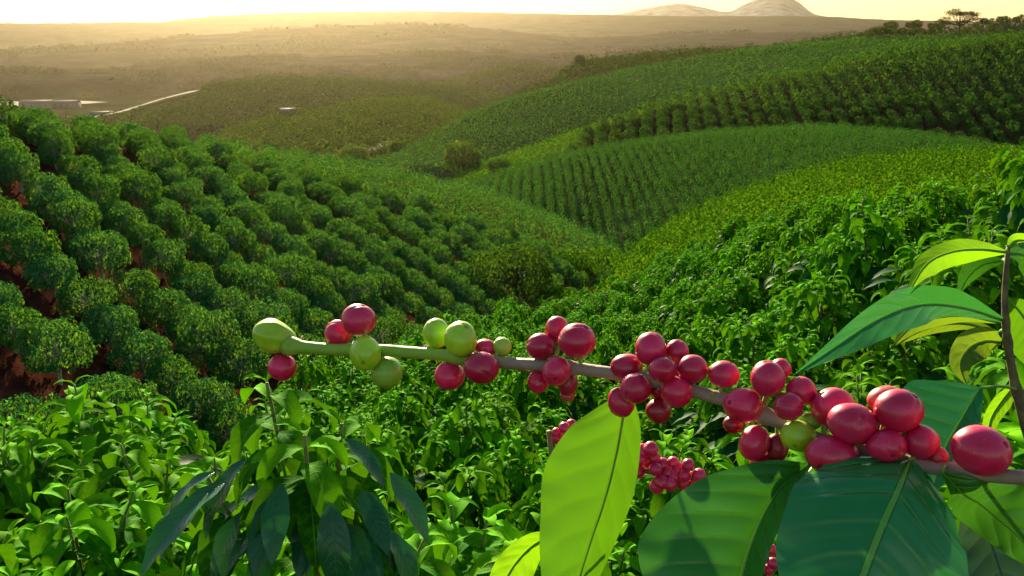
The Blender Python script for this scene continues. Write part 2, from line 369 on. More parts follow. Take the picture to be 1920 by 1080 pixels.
def leafset(rng, Pos, phi, th0, droop, L, W, fold=0.25, twist=0.0, nt=7, ns=4, tint=None, wave=0.05, petiole=0.0, pw=0.85):
    n = len(Pos)
    A = lambda q: np.broadcast_to(np.asarray(q, float), (n,)).copy()
    phi, th0, droop, L, W, fold, twist = map(A, (phi, th0, droop, L, W, fold, twist))
    t = np.linspace(0, 1, nt+1); s = np.linspace(-1, 1, ns+1)
    th = th0[:, None] - droop[:, None]*t[None]
    dx = np.cos(th)*L[:, None]/nt; dz = np.sin(th)*L[:, None]/nt
    cx = np.concatenate([np.zeros((n, 1)), np.cumsum((dx[:, 1:]+dx[:, :-1])/2, 1)], 1)
    cz = np.concatenate([np.zeros((n, 1)), np.cumsum((dz[:, 1:]+dz[:, :-1])/2, 1)], 1)
    w = np.sin(np.pi*np.clip(t, 0, 1)**pw); w = np.maximum(w, 0)**0.85; w[0] = 0.06; w[-1] = 0.0
    tw = twist[:, None]*t[None]
    hw = W[:, None]*0.5*w[None]
    ph = rng.uniform(0, 6.28, n)
    S = s[None, None]*hw[:, :, None]
    up = fold[:, None, None]*np.abs(s)[None, None]**1.4*hw[:, :, None] + wave*hw[:, :, None]*2*np.sin(ph[:, None, None]+t[None, :, None]*14+np.sign(s)[None, None])*(s**2)[None, None]
    a = S*np.cos(tw)[:, :, None] - up*np.sin(tw)[:, :, None]
    b = S*np.sin(tw)[:, :, None] + up*np.cos(tw)[:, :, None]
    X = cx[:, :, None] - b*np.sin(th)[:, :, None]
    Z = cz[:, :, None] + b*np.cos(th)[:, :, None]
    c, d = np.sin(phi)[:, None, None], np.cos(phi)[:, None, None]
    VX = Pos[:, 0, None, None] + X*c + a*d
    VY = Pos[:, 1, None, None] + X*d - a*c
    VZ = Pos[:, 2, None, None] + Z
    V = np.stack([VX, VY, VZ], -1).reshape(-1, 3)
    i, j = np.meshgrid(np.arange(nt), np.arange(ns), indexing='ij')
    q = np.stack([i*(ns+1)+j, (i+1)*(ns+1)+j, (i+1)*(ns+1)+j+1, i*(ns+1)+j+1], -1).reshape(-1, 4)
    Q = (q[None] + (np.arange(n)*(nt+1)*(ns+1))[:, None, None]).reshape(-1, 4)
    uv = np.stack(np.broadcast_arrays((s[None]+1)/2, t[:, None]), -1).reshape(-1, 2)
    U = np.tile(uv, (n, 1))
    tn = A(tint if tint is not None else rng.uniform(0, 1, n))
    T = np.repeat(tn, (nt+1)*(ns+1))
    return V, Q, U, T
def tube(pts, rad, k=7):
    pts = np.asarray(pts, float); rad = np.broadcast_to(np.asarray(rad, float), (len(pts),))
    tg = np.gradient(pts, axis=0); tg /= np.linalg.norm(tg, axis=1)[:, None] + 1e-12
    ref = np.array([0, 0, 1.0]) if abs(tg[:, 2]).mean() < .8 else np.array([1.0, 0, 0])
    a = np.cross(tg, ref); a /= np.linalg.norm(a, axis=1)[:, None]; b = np.cross(tg, a)
    an = np.linspace(0, 2*np.pi, k, endpoint=False)
    V = pts[:, None] + rad[:, None, None]*(np.cos(an)[None, :, None]*a[:, None] + np.sin(an)[None, :, None]*b[:, None])
    m = len(pts); i, j = np.meshgrid(np.arange(m-1), np.arange(k), indexing='ij')
    Q = np.stack([i*k+j, i*k+(j+1) % k, (i+1)*k+(j+1) % k, (i+1)*k+j], -1).reshape(-1, 4)
    V = np.concatenate([V.reshape(-1, 3), pts[:1], pts[-1:]]); c0, c1 = m*k, m*k+1
    cap = [(c0, (j+1) % k, j, c0) for j in range(0)]
    cq = [[c0, (2*j+2) % k if (2*j+2) < k else 0, (2*j+1) % k, (2*j) % k] for j in range((k+1)//2)]
    cq2 = [[c1, (m-1)*k+(2*j) % k, (m-1)*k+(2*j+1) % k, (m-1)*k+((2*j+2) % k if (2*j+2) < k else 0)] for j in range((k+1)//2)]
    cq = [q for q in cq + cq2 if len(set(q)) == 4]
    return V, np.concatenate([Q, np.array(cq, int)])
def bez(p0, p1, sag, n=6, rng=None):
    t = np.linspace(0, 1, n)[:, None]; p0 = np.asarray(p0, float); p1 = np.asarray(p1, float)
    q = p0*(1-t)+p1*t; q[:, 2] += sag*4*(t*(1-t))[:, 0]
    return q

# ------------------------------------------------------------------ ground: one sheet out past the horizon
def build_ground():
    fine = np.radians(np.arange(-33, 33.001, 0.16))
    coarse = np.radians(np.arange(37, 323.1, 4.0))
    az = np.concatenate([fine, coarse]); na = len(az)
    rr = np.exp(np.concatenate([np.linspace(math.log(0.25), math.log(1500), 330), np.linspace(math.log(1540), math.log(12000), 90), [math.log(12300)]]))
    A, R = np.meshgrid(az, rr, indexing='ij')
    X, Y = R*np.sin(A), R*np.cos(A)
    Z, I, T = terrain(X, Y)
    V = np.stack([X, Y, Z], -1).reshape(-1, 3)
    nr = len(rr)
    i, j = np.meshgrid(np.arange(na), np.arange(nr-1), indexing='ij')
    i2 = (i+1) % na
    Q = np.stack([i*nr+j, i*nr+j+1, i2*nr+j+1, i2*nr+j], -1).reshape(-1, 4)[:, ::-1]
    c = len(V); zc = float(height(np.array([0.01]), np.array([0.01]))[0])
    V = np.concatenate([V, [[0, 0, zc]]])
    me = mesh_np('ground', V, Q, M['ground'])
    # a closed middle
    bm_f = [[c, (k*nr), ((k+1) % na)*nr] for k in range(na)]
    cov = {'near': (.030, .022, .010), 'orchard': (.080, .026, .016), 'spur': (.030, .050, .010), 'field': (.024, .050, .012), 'rows': (.035, .030, .014),
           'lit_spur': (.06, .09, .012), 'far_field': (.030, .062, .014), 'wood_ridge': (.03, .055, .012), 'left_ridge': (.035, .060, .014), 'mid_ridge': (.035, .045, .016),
           'plain_ridge': (.035, .05, .02), 'plateau': (.03, .045, .02), 'low_ridge': (.034, .028, .021), 'plain_swell': (.030, .025, .022), 'horizon_ridge': (.03, .025, .023), 'mountain': (.16, .16, .18)}  # mountain tone is paled to put distance haze into its colour
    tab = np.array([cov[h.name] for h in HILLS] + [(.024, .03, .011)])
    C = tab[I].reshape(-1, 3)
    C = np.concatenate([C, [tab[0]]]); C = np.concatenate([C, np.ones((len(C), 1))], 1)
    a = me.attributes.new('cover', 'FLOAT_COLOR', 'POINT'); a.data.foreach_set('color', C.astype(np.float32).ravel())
    o = link('ground', me); tag(o, kind='structure')
build_ground()

def drape(name, pts, width, mat, lift=0.25, kind='structure', sub=14):
    pts = np.asarray(pts, float)
    s = np.linspace(0, len(pts)-1, (len(pts)-1)*sub+1); k = np.arange(len(pts))
    x = smooth_interp(s, k, pts[:, 0]); y = smooth_interp(s, k, pts[:, 1])
    d = np.stack([np.gradient(x), np.gradient(y)], -1); d /= np.linalg.norm(d, axis=1)[:, None]
    w = np.interp(s, k, np.broadcast_to(width, (len(pts),)))*(0.75+.5*vnoise(s*1.7, s*0, 1, 5))
    c = np.linspace(-.5, .5, 5)
    X = x[:, None] - d[:, 1:]*w[:, None]*c; Y = y[:, None] + d[:, :1]*w[:, None]*c
    Z = height(X, Y) + lift
    m = len(s); i, j = np.meshgrid(np.arange(m-1), np.arange(4), indexing='ij')
    Q = np.stack([i*5+j, (i+1)*5+j, (i+1)*5+j+1, i*5+j+1], -1).reshape(-1, 4)
    o = link(name, mesh_np(name, np.stack([X, Y, Z], -1).reshape(-1, 3), Q, mat)); tag(o, kind=kind); return o
M['track'] = plain_mat('pale_earth', (.12, .10, .07), (.18, .15, .11), .2, .95, .2, .05)
drape('dirt_track', [hit(690, 283, 200), hit(712, 276, 200), hit(735, 268, 200)], 6, M['track'], .4)
drape('bare_field', [at(-30, 1500), at(60, 1480), at(110, 1460), at(160, 1500)], 75, M['track'], 3.0)
drape('farm_road', [at(170, 915), at(215, 922), at(270, 940), at(320, 958), at(362, 975)], 24, M['track'], 2.5)

# ------------------------------------------------------------------ plants that repeat: templates
def frame_rand(rng, n, up=0.0):
    v = rng.normal(size=(n, 3)); v[:, 2] = np.abs(v[:, 2])*(1-up) + v[:, 2]*up
    return v/np.linalg.norm(v, axis=1)[:, None]
def coffee_bush(seed, H=1.25, R=0.45, nsh=22, big=1.0, ndark=34, cov=1.0):
    rng = np.random.default_rng(seed); fol, dark, stem = Geo(), Geo(), Geo()
    stem.add(*tube(bez((0, 0, -.25), (rng.normal()*.04, rng.normal()*.04, H*.72), 0, 5), np.linspace(.018, .008, 5), 6), m=0)
    Pp, ph, th, dr, Ls, tn = [], [], [], [], [], []
    for k in range(nsh):
        ct = 1 - (k+.3)/nsh*cov; stt = math.sqrt(max(0, 1-ct*ct)); a = k*2.39996 + rng.uniform(-.3, .3)
        rr = R*rng.uniform(.6, 1.05); q = np.array([stt*math.cos(a)*rr, stt*math.sin(a)*rr, H*.42 + (H*.50)*ct*rng.uniform(.88, 1.08)])
        ax = np.array([stt*math.cos(a)*.6, stt*math.sin(a)*.6, .85]); ax /= np.linalg.norm(ax)
        root = np.array([0, 0, max(.1, q[2]*.6)])
        stem.add(*tube(bez(root, q, .05, 5), np.linspace(.006, .003, 5), 6), m=0)
        a0 = rng.uniform(0, 6.28); outw = math.pi/2 - a
        for j in range(5):
            base = q - ax*(j*.032*big)
            for sgn in (0, math.pi):
                f = a0 + j*1.571 + sgn + rng.uniform(-.3, .3)
                if stt > .35:
                    dlt = (f-outw+math.pi) % (2*math.pi) - math.pi; f = outw + dlt*.62
                Pp.append(base); ph.append(f)
                th.append((.85, .65, .5, .3, .1)[j] + rng.uniform(-.2, .2)); dr.append((1.3, 2.2, 2.2, 2.0, 1.7)[j] + rng.uniform(-.3, .4))
                Ls.append((.06, .125, .165, .18, .185)[j]*big*rng.uniform(.82, 1.15)); tn.append(np.clip((.95, .7, .36, .14, .05)[j]*rng.uniform(.4, 1.5), 0, 1))  # young tips paler; lower whorls darkened further to paint shade under the tops
    Ls = np.array(Ls)
    fol.add(*leafset(rng, np.array(Pp), ph, th, dr, Ls, Ls*.35, .34, rng.uniform(-.4, .4, len(Ls)), 8, 4, np.array(tn), wave=.07))
    if ndark:
        a = rng.uniform(0, 6.28, ndark); z = rng.uniform(.2, .7, ndark)*H; r0 = R*.7*np.sqrt(np.clip(1-((z-H*.42)/(H*.55))**2, .05, 1))
        L = rng.uniform(.15, .22, ndark)*big
        dark.add(*leafset(rng, np.stack([r0*np.cos(a), r0*np.sin(a), z], -1), math.pi/2-a+rng.uniform(-.6, .6, ndark), rng.uniform(-.2, .3, ndark), rng.uniform(.9, 1.5, ndark), L, L*.40, .22, rng.uniform(-.4, .4, ndark), 7, 4))
    return fol, dark, stem
bush_parts, bush_whole = [], []
for k in range(6):
    f, d, s = coffee_bush(100+k, R=(.33, .28, .36, .31, .29, .34)[k], nsh=(22, 18, 24, 20, 18, 23)[k], big=(1.2, 1.3, 1.1, 1.25, 1.1, 1.3)[k])
    g = Geo()
    for q, m in ((f, 0), (d, 1), (s, 2)):
        for a in range(len(q.V)): g.add(q.V[a], q.Q[a]-q.Q[a].min()+0, q.U[a], q.T[a], m)
    fd = Geo()
    for q, m in ((f, 0), (d, 1)):
        for a in range(len(q.V)): fd.add(q.V[a], q.Q[a]-q.Q[a].min(), q.U[a], q.T[a], m)
    bush_parts.append((fd.mesh('foliage', [M['bush'], M['bush_dark']]), s.mesh('stem', [M['twig']])))
    bush_whole.append(g.mesh('coffee_bush', [M['bush'], M['bush_dark'], M['twig']]))

def round_tree(seed, R=1.85, H=3.5, z0=0.9, ncl=70, nlf=26, L=.30, wl=.34, lobes=5, mats=('tree', 'pale_bark'), trunk_r=.10, flat=1.0, nt=2, ns=2, spread=.36, lamx=.22):
    rng = np.random.default_rng(seed); cr, tr = Geo(), Geo()
    tr.add(*tube(bez((0, 0, -.4), (rng.normal()*.1, rng.normal()*.1, H*.62), 0, 6), np.linspace(trunk_r, trunk_r*.5, 6), 8))
    lob = frame_rand(rng, lobes, .3); lam = rng.uniform(.05, lamx, lobes)
    Pp, ph, th, Ls, tn = [], [], [], [], []
    for k in range(ncl):
        ct = 1 - (k+.5)/ncl*1.75; st = math.sqrt(max(0, 1-ct*ct)); a = k*2.39996+rng.uniform(-.4, .4)
        d = np.array([st*math.cos(a), st*math.sin(a), ct]); f = .78 + (np.maximum(lob@d, 0)**4*lam).sum() + rng.uniform(-.12, .14)
        zc = (H+z0)/2; c = np.array([d[0]*R*f, d[1]*R*f, zc + d[2]*(H-z0)/2*f*flat])
        if k % 4 == 0: tr.add(*tube(bez((0, 0, H*rng.uniform(.25, .5)), c*.92 + np.array([0, 0, zc*.04]), .1, 5), np.linspace(trunk_r*.45, trunk_r*.12, 5), 6))
        t0 = rng.uniform(.1, .9)
        n = nlf; v = rng.normal(size=(n, 3)) + d*1.1 + np.array([0, 0, .35]); v /= np.linalg.norm(v, axis=1)[:, None]
        Pp.append(c + v*rng.uniform(.75, 1.05, (n, 1))*R*spread*np.array([1, 1, .85]) - d*R*spread*.5); ph.append(np.arctan2(v[:, 0], v[:, 1])+rng.uniform(-.7, .7, n)); th.append(np.arcsin(np.clip(v[:, 2], -1, 1))-1.1+rng.uniform(-.5, .5, n)); Ls.append(L*rng.uniform(.7, 1.3, n)); tn.append(np.clip(t0+rng.uniform(-.3, .3, n), 0, 1))
    Pp, ph, th, Ls, tn = map(np.concatenate, (Pp, ph, th, Ls, tn))
    cr.add(*leafset(rng, Pp, ph, th, 1.0, Ls, Ls*wl, .15, rng.uniform(-.8, .8, len(Ls)), nt, ns, tn))
    return cr, tr
def whole(cr, tr, name, mats):
    g = Geo()
    for q, m in ((cr, 0), (tr, 1)):
        for a in range(len(q.V)): g.add(q.V[a], q.Q[a]-q.Q[a].min(), q.U[a], q.T[a], m)
    return g.mesh(name, [M[mats[0]], M[mats[1]]])
def put_tree(name, cr, tr, mats, loc, label, cat='tree', group=None, scale=1.0, rz=0.0):
    e = empty(name, loc, label, cat, group); e.scale = (scale,)*3; e.rotation_euler.z = rz
    link('crown', cr.mesh('crown', [M[mats[0]]]), e); link('trunk', tr.mesh('trunk', [M[mats[1]]]), e)
    return e

# ------------------------------------------------------------------ where they stand
def grid_on(hname, d, row, step, rmin, rmax, umin=-80, umax=2000, jit=.15, seed=0, tmax=1.12, tmin=-.25, vegtop=None, bend=0.0):
    """rows running along direction d (world), row spacing and step in metres"""
    rng = np.random.default_rng(seed); d = np.array(d, float)/math.hypot(*d); n = np.array([d[1], -d[0]])
    a0, a1 = float(azdep(umin, 400)[0]), float(azdep(umax, 400)[0])
    cs = np.array([[r*math.sin(a), r*math.cos(a)] for r in (rmin, rmax) for a in np.linspace(a0, a1, 9)])
    A, B = cs@d, cs@n
    p = np.arange(A.min()-20, A.max()+20, step); q = np.arange(B.min()-40, B.max()+40, row)
    PQ = np.stack(np.meshgrid(p, q, indexing='ij'), -1).reshape(-1, 2)
    PQ[:, 0] += rng.uniform(-1, 1, len(PQ))*step*jit; PQ[:, 1] += rng.uniform(-1, 1, len(PQ))*row*jit*.7 - bend*22*np.log(np.cosh((PQ[:, 0]+71)/22))
    XY = PQ[:, :1]*d + PQ[:, 1:]*n
    r = np.hypot(XY[:, 0], XY[:, 1]); az = np.arctan2(XY[:, 0], XY[:, 1])
    XY = XY[(r > rmin) & (r < rmax) & (az > a0) & (az < a1)]
    z, idx, t = terrain(XY[:, 0], XY[:, 1])
    h = HILLS[HI[hname]]
    ok = (idx == HI[hname]) & (t < tmax) & (t > tmin)
    XY, z = XY[ok], z[ok]
    ok = seen(XY[:, 0], XY[:, 1], z + (vegtop or h.veg))
    if hname in ('field', 'spur', 'far_field', 'rows', 'lit_spur'):
        ok = ok & (rng.uniform(0, 1, len(ok)) > .04 + .5*(vnoise(XY[:, 0]+5000, XY[:, 1]+5000, 13, 4) > .86))
    XY, z = XY[ok], z[ok]
    o = np.argsort(np.hypot(XY[:, 0], XY[:, 1]))
    return np.concatenate([XY, z[:, None]], 1)[o]
def scatter_mesh(name, tpls, pos, mat, scale=(0.85, 1.2), seed=1, sink=0.0, label=None):
    """uncountable far planting: one mesh"""
    rng = np.random.default_rng(seed); Vs, Qs, Ts, n = [], [], [], 0
    which = rng.integers(0, len(tpls), len(pos)); tb = rng.uniform(-.35, .35, len(pos)) + (vnoise(pos[:, 0]+7000, pos[:, 1]+7000, 22, 6)-.5)*.5
    for k, (V, Q, T) in enumerate(tpls):
        p = pos[which == k]; m = len(p)
        if not m: continue
        a = rng.uniform(0, 6.28, m); s = rng.uniform(*scale, m); c, sn = np.cos(a)*s, np.sin(a)*s
        W = np.empty((m, len(V), 3))
        W[..., 0] = p[:, :1] + c[:, None]*V[:, 0] - sn[:, None]*V[:, 1]
        W[..., 1] = p[:, 1:2] + sn[:, None]*V[:, 0] + c[:, None]*V[:, 1]
        W[..., 2] = p[:, 2:] - sink + s[:, None]*V[:, 2]
        Vs.append(W.reshape(-1, 3)); Qs.append((Q[None] + (np.arange(m)*len(V))[:, None, None]).reshape(-1, Q.shape[1]) + n)
        Ts.append(np.clip(T[None]+tb[which == k][:, None], 0, 1).ravel()); n += m*len(V)
    o = link(name, mesh_np(name, np.concatenate(Vs), np.concatenate(Qs), mat, tint=np.concatenate(Ts)))
    tag(o, kind='stuff'); return o
def dome_tpl(seed, R, H, n, L, ns=1, z0=.1, wl=.5):
    rng = np.random.default_rng(seed)
    ct = rng.uniform(-.1, 1, n); st = np.sqrt(1-ct*ct); a = rng.uniform(0, 6.28, n); f = rng.uniform(.75, 1.05, n)
    Pp = np.stack([st*np.cos(a)*R*f, st*np.sin(a)*R*f, z0 + ct*(H-z0)*f], -1)
    Ls = L*rng.uniform(.7, 1.3, n)
    V, Q, U, T = leafset(rng, Pp, math.pi/2-a+rng.uniform(-.9, .9, n), np.arcsin(ct)-1.05+rng.uniform(-.6, .6, n), .8, Ls, Ls*wl, .2, rng.uniform(-.8, .8, n), 2, ns)
    return V, Q, T

rng = np.random.default_rng(7)
# left hill: orchard trees in rows
TREES = [round_tree(20+k, R=(1.38, 1.26, 1.46, 1.32, 1.3)[k], H=(2.4, 2.2, 2.6, 2.35, 2.15)[k], z0=.2, ncl=64, nlf=40, L=.19, wl=.42, spread=.28) for k in range(5)]
tree_whole = [whole(c, t, 'orchard_tree', ('tree', 'pale_bark')) for c, t in TREES]
tree_parts = [(c.mesh('crown', [M['tree']]), t.mesh('trunk', [M['pale_bark']])) for c, t in TREES]
tp = grid_on('orchard', (.62, -.785), 4.7, 2.2, 28, 210, jit=.14, seed=3, vegtop=2.5, bend=.28)
print('orchard trees', len(tp))
ORCH = []
tu, tv, _ = proj(tp[:300] + np.array([0, 0, 1.2]))
BARE = {int(np.argmin(np.hypot(tu-297, tv-445))): 'round orchard tree showing a bare pale trunk beside the strip of red soil', int(np.argmin(np.hypot(tu-80, tv-430))): 'orchard tree with a pale trunk showing near the left edge'}
bare_c, bare_t = round_tree(29, R=1.3, H=2.5, z0=.75, ncl=60, nlf=40, L=.19, wl=.42, spread=.28, trunk_r=.085)
bare_c, bare_t = bare_c.mesh('crown', [M['tree']]), bare_t.mesh('trunk', [M['pale_bark']])
for k, p in enumerate(tp[:300]):
    s = rng.uniform(.85, 1.15); w = int(rng.integers(0, 5)); lab = 'round leafy green tree in the long rows planted on the left slope'
    if k < 110 or k in BARE:
        lab = BARE.get(k, lab)
        e = empty('orchard_tree', p, lab, 'tree', 'orchard trees in rows on the left hillside')
        e.scale = (s, s, s*rng.uniform(.9, 1.1)); e.rotation_euler.z = rng.uniform(0, 6.28)
        link('crown', bare_c if k in BARE else tree_parts[w][0], e); link('trunk', bare_t if k in BARE else tree_parts[w][1], e)
    else:
        e = link('orchard_tree', tree_whole[w], loc=p); tag(e, lab, 'tree', 'orchard trees in rows on the left hillside')
        e.scale = (s, s, s*rng.uniform(.9, 1.1)); e.rotation_euler.z = rng.uniform(0, 6.28)
    ORCH.append(e)
if len(tp) > 300:
    lt = [dome_tpl(60+k, 1.25, 2.3, 260, .34, 1, .2, .45) for k in range(4)]
    scatter_mesh('distant_orchard', lt, tp[300:], M['tree'], (.85, 1.15), 5)
# right: field of bushes on the middle hill and its nearer spur
fp = grid_on('spur', (.55, .83), 2.0, 1.45, 48, 150, jit=.22, seed=5, vegtop=1.7, umin=1050)
print('spur', len(fp))
scatter_mesh('coffee_field', [dome_tpl(70+k, .58, 1.65, 110, .28) for k in range(4)], fp, M['spur'], (.75, 1.25), 6)
fp = grid_on('field', (.02, 1), 2.1, 1.65, 140, 275, jit=.2, seed=6, vegtop=1.8, umin=780)
print('field', len(fp))
scatter_mesh('coffee_field', [dome_tpl(80+k, .66, 1.8, 64, .36) for k in range(4)], fp, M['field'], (.8, 1.2), 7)
# dark hill with straight rows
rp = grid_on('rows', (.13, 1), 4.2, 2.6, 240, 400, jit=.16, seed=8, vegtop=3.0, umin=1040)
print('rows', len(rp))
RT = [round_tree(40+k, R=1.5, H=3.3, z0=.2, ncl=30, nlf=14, L=.62, wl=.45, ns=1, mats=('rowtree', 'bark')) for k in range(4)]
rw = [whole(c, t, 'row_tree', ('rowtree', 'bark')) for c, t in RT]
for p in rp[:300]:
    e = link('row_tree', rw[int(rng.integers(0, 4))], loc=p); s = rng.uniform(.85, 1.15); e.scale = (s, s, s); e.rotation_euler.z = rng.uniform(0, 6.28)
    tag(e, 'dark green tree in the straight rows on the shaded right hill', 'tree', 'trees in straight rows on the dark right hill')
scatter_mesh('distant_plantation', [dome_tpl(90+k, 1.5, 3.1, 70, .85) for k in range(4)], rp[300:], M['rowtree'], (.8, 1.2), 9)
# lit spur, far field, ridges
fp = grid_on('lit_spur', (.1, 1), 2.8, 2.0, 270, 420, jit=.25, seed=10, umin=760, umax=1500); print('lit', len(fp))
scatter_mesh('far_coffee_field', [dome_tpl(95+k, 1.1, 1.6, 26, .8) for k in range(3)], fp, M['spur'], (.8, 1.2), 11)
fp = grid_on('far_field', (.1, 1), 3.4, 3.0, 330, 680, jit=.2, seed=12, umin=640); print('far', len(fp))
scatter_mesh('far_coffee_field', [dome_tpl(105+k, 1.5, 1.7, 18, 1.2) for k in range(3)], fp, M['field'], (.8, 1.2), 13)
for nm, step, rmin, rmax, R, H, u0, u1 in (('wood_ridge', 6.5, 600, 900, 3.4, 5.5, 880, 1560), ('left_ridge', 5.0, 470, 760, 2.2, 3.6, 330, 1000), ('mid_ridge', 8.5, 740, 1150, 4.2, 6.5, 60, 1060), ('plain_ridge', 14, 1250, 1650, 7, 8, 720, 1180), ('plateau', 9, 780, 960, 4, 5.5, 1280, 2000)):
    fp = grid_on(nm, (.2, 1), step, step*.85, rmin, rmax, umin=u0, umax=u1, jit=.45, seed=14, vegtop=H); print(nm, len(fp))
    if nm == 'mid_ridge':         # keep the cleared strip along its left shoulder open
        fa = np.arctan2(fp[:, 0], fp[:, 1]); fr = np.hypot(fp[:, 0], fp[:, 1])
        fp = fp[~((fa > float(azdep(140, 180)[0])) & (fa < float(azdep(372, 170)[0])) & (fr > 895))]
    if len(fp): scatter_mesh('far_woodland', [dome_tpl(115+k, R, H, 34, R*.8) for k in range(4)], fp, M['hazy' if nm == 'left_ridge' else 'forest'], (.55, 1.25), 15)

for nm, step, rmin, rmax, R, H, sd in (('low_ridge', 17, 1500, 2450, 8, 8, 31), ('plain_swell', 38, 2700, 4000, 15, 9, 32)):
    fp = grid_on(nm, (.2, 1), step, step, rmin, rmax, umin=-60, umax=1980, jit=.5, seed=sd, vegtop=H)
    fp = fp[vnoise(fp[:, 0]+9000, fp[:, 1], rmin*.12, 9)*.6 + vnoise(fp[:, 0]+9000, fp[:, 1]*.5, rmin*.035, 8)*.4 > .56]; print(nm, len(fp))
    scatter_mesh('far_woodland', [dome_tpl(125+k, R, H, 26, R*.8) for k in range(3)], fp, M['faraway'], (.5, 1.3), sd)

# single trees one can pick out
def big_tree(name, u, rr, H, R, label, mats=('valley', 'bark'), seed=1, ncl=60, nlf=26, z0f=.2, L=None, group=None, lift=0.0, cat='tree', pos=None, lamx=.22):
    p = at(u, rr) if pos is None else pos
    p = p + np.array([0, 0, lift])
    c, t = round_tree(seed, R=R, H=H, z0=H*z0f, ncl=ncl, nlf=nlf, L=L or R*.2, wl=.42, trunk_r=max(.05, R*.06), ns=1, lamx=lamx)
    return put_tree(name, c, t, mats, p, label, cat, group)
big_tree('valley_tree', 968, 88, 5.6, 3.5, 'big dark bushy tree with spreading crown at the bottom of the valley', mats=('rowtree', 'bark'), seed=301, ncl=120, nlf=34, z0f=.1, L=.36, lamx=.75)
big_tree('valley_tree', 1085, 112, 3.6, 2.6, 'low round tree right of the big bushy tree at the valley bottom', mats=('valley', 'bark'), lamx=.6, seed=302, ncl=70, nlf=30, z0f=.05, L=.4)
big_tree('valley_tree', 1035, 92, 2.8, 2.2, 'small shrub-like tree just right of the big bushy valley tree', seed=303, ncl=60, nlf=30, z0f=.05, L=.36)
big_tree('valley_tree', 985, 80, 2.6, 1.5, 'narrow pale green shrub at the foot of the big bushy valley tree', ('valley', 'bark'), 304, 50, 30, .03, .3, cat='shrub')
big_tree('valley_tree', 1130, 125, 3.0, 2.4, 'small tree where the orchard slope meets the field in the valley fold', seed=305, ncl=60, nlf=26, z0f=.05, L=.4)
big_tree('hazy_tree', 868, 335, 11.5, 6.2, 'pale hazy tree with pointed crown standing alone below the far slopes', ('pale', 'bark'), 306, 80, 26, .08, 1.3)
big_tree('hazy_tree', 664, 420, 9.5, 6.5, 'round hazy tree at the foot of the small far ridge', ('pale', 'bark'), 307, 80, 26, .05, 1.3)
big_tree('hazy_tree', 560, 430, 5.5, 5.0, 'low hazy tree left of the round one above the orchard crest', ('forest', 'bark'), 308, 60, 24, .05, 1.1)
big_tree('hazy_tree', 745, 440, 6.5, 4.0, 'hazy tree beside the pale dirt track', ('pale', 'bark'), 309, 60, 24, .05, 1.1)
big_tree('dark_shrub', 935, 300, 3.6, 3.6, 'dark round shrub on the left end of the sunlit spur', ('rowtree', 'bark'), 310, 60, 24, .02, .7, cat='shrub')
big_tree('crest_tree', 8, 96, 5.0, 2.0, 'dark tree poking above the orchard crest at the left edge', ('rowtree', 'bark'), 311, 60, 30, .1, .35)
big_tree('ridge_tree', 1166, 640, 8.0, 3.8, 'bright yellow green tree on the wooded ridge', ('valley', 'bark'), 312, 50, 24, .05, 1.1)
big_tree('ridge_tree', 1087, 735, 9, 3.5, 'tree rising highest at the left end of the wooded ridge', ('forest', 'bark'), 313, 50, 24, .15, 1.2)
big_tree('crest_shrub', 1265, 292, 3.4, 3.2, 'reddish brown shrub at the upper edge of the straight rows', ('rowtree', 'bark'), 314, 50, 24, .02, .7, cat='shrub')

def umbrella_tree():
    rg = np.random.default_rng(77); p = at(1797, 612); e = empty('umbrella_tree', p, 'tall flat-topped umbrella tree standing alone on the right skyline', 'tree')
    tr, cr = Geo(), Geo(); H = 16.5
    tr.add(*tube(bez((0, 0, -1), (0, 0, H*.5), 0, 6), np.linspace(.7, .45, 6), 8))
    Pp, tn = [], []
    for k in range(16):
        a = k*2.4; r = rg.uniform(3, 8.5); top = np.array([math.cos(a)*r, math.sin(a)*r, H*(.93-.004*r*r) + rg.uniform(-.8, .4)])
        if k > 11: top = np.array([math.cos(a)*9, math.sin(a)*9, H*rg.uniform(.42, .6)])
        tr.add(*tube(bez((0, 0, H*rg.uniform(.25, .5)), top, -.6, 6), np.linspace(.3, .08, 6), 6))
        n = 220; Pp.append(top + rg.normal(size=(n, 3))*np.array([1.7, 1.7, .55])); tn.append(rg.uniform(0, 1, n))
    Pp = np.concatenate(Pp); n = len(Pp)
    cr.add(*leafset(rg, Pp, rg.uniform(0, 6.28, n), rg.uniform(-.2, .5, n), .6, rg.uniform(.9, 1.5, n), .5, .1, 0, 2, 1, np.concatenate(tn)))
    link('crown', cr.mesh('crown', [M['forest']]), e); link('trunk', tr.mesh('trunk', [M['bark']]), e)
umbrella_tree()
sky_tree = [round_tree(330+k, R=(3.2, 2.4, 4.0)[k], H=(9, 10, 8)[k], z0=(3.5, 5.5, 2.5)[k], ncl=26, nlf=16, L=1.1, wl=.5, ns=1, trunk_r=.25) for k in range(3)]
sky_mesh = [whole(c, t, 'skyline_tree', ('forest', 'bark')) for c, t in sky_tree]
for k, u in enumerate((1612, 1628, 1662, 1672, 1690, 1702, 1716, 1722, 1745, 1762, 1830, 1842, 1856, 1866, 1874, 1884, 1893, 1902, 1912, 1918)):
    e = link('skyline_tree', sky_mesh[(k*2) % 3], loc=at(u, 880 + (k*37) % 50)); s = .75 + ((k*53) % 40)/60.0; e.scale = (s, s, s); e.rotation_euler.z = k
    tag(e, 'small distant tree along the skyline of the right plateau', 'tree', 'trees along the right skyline')
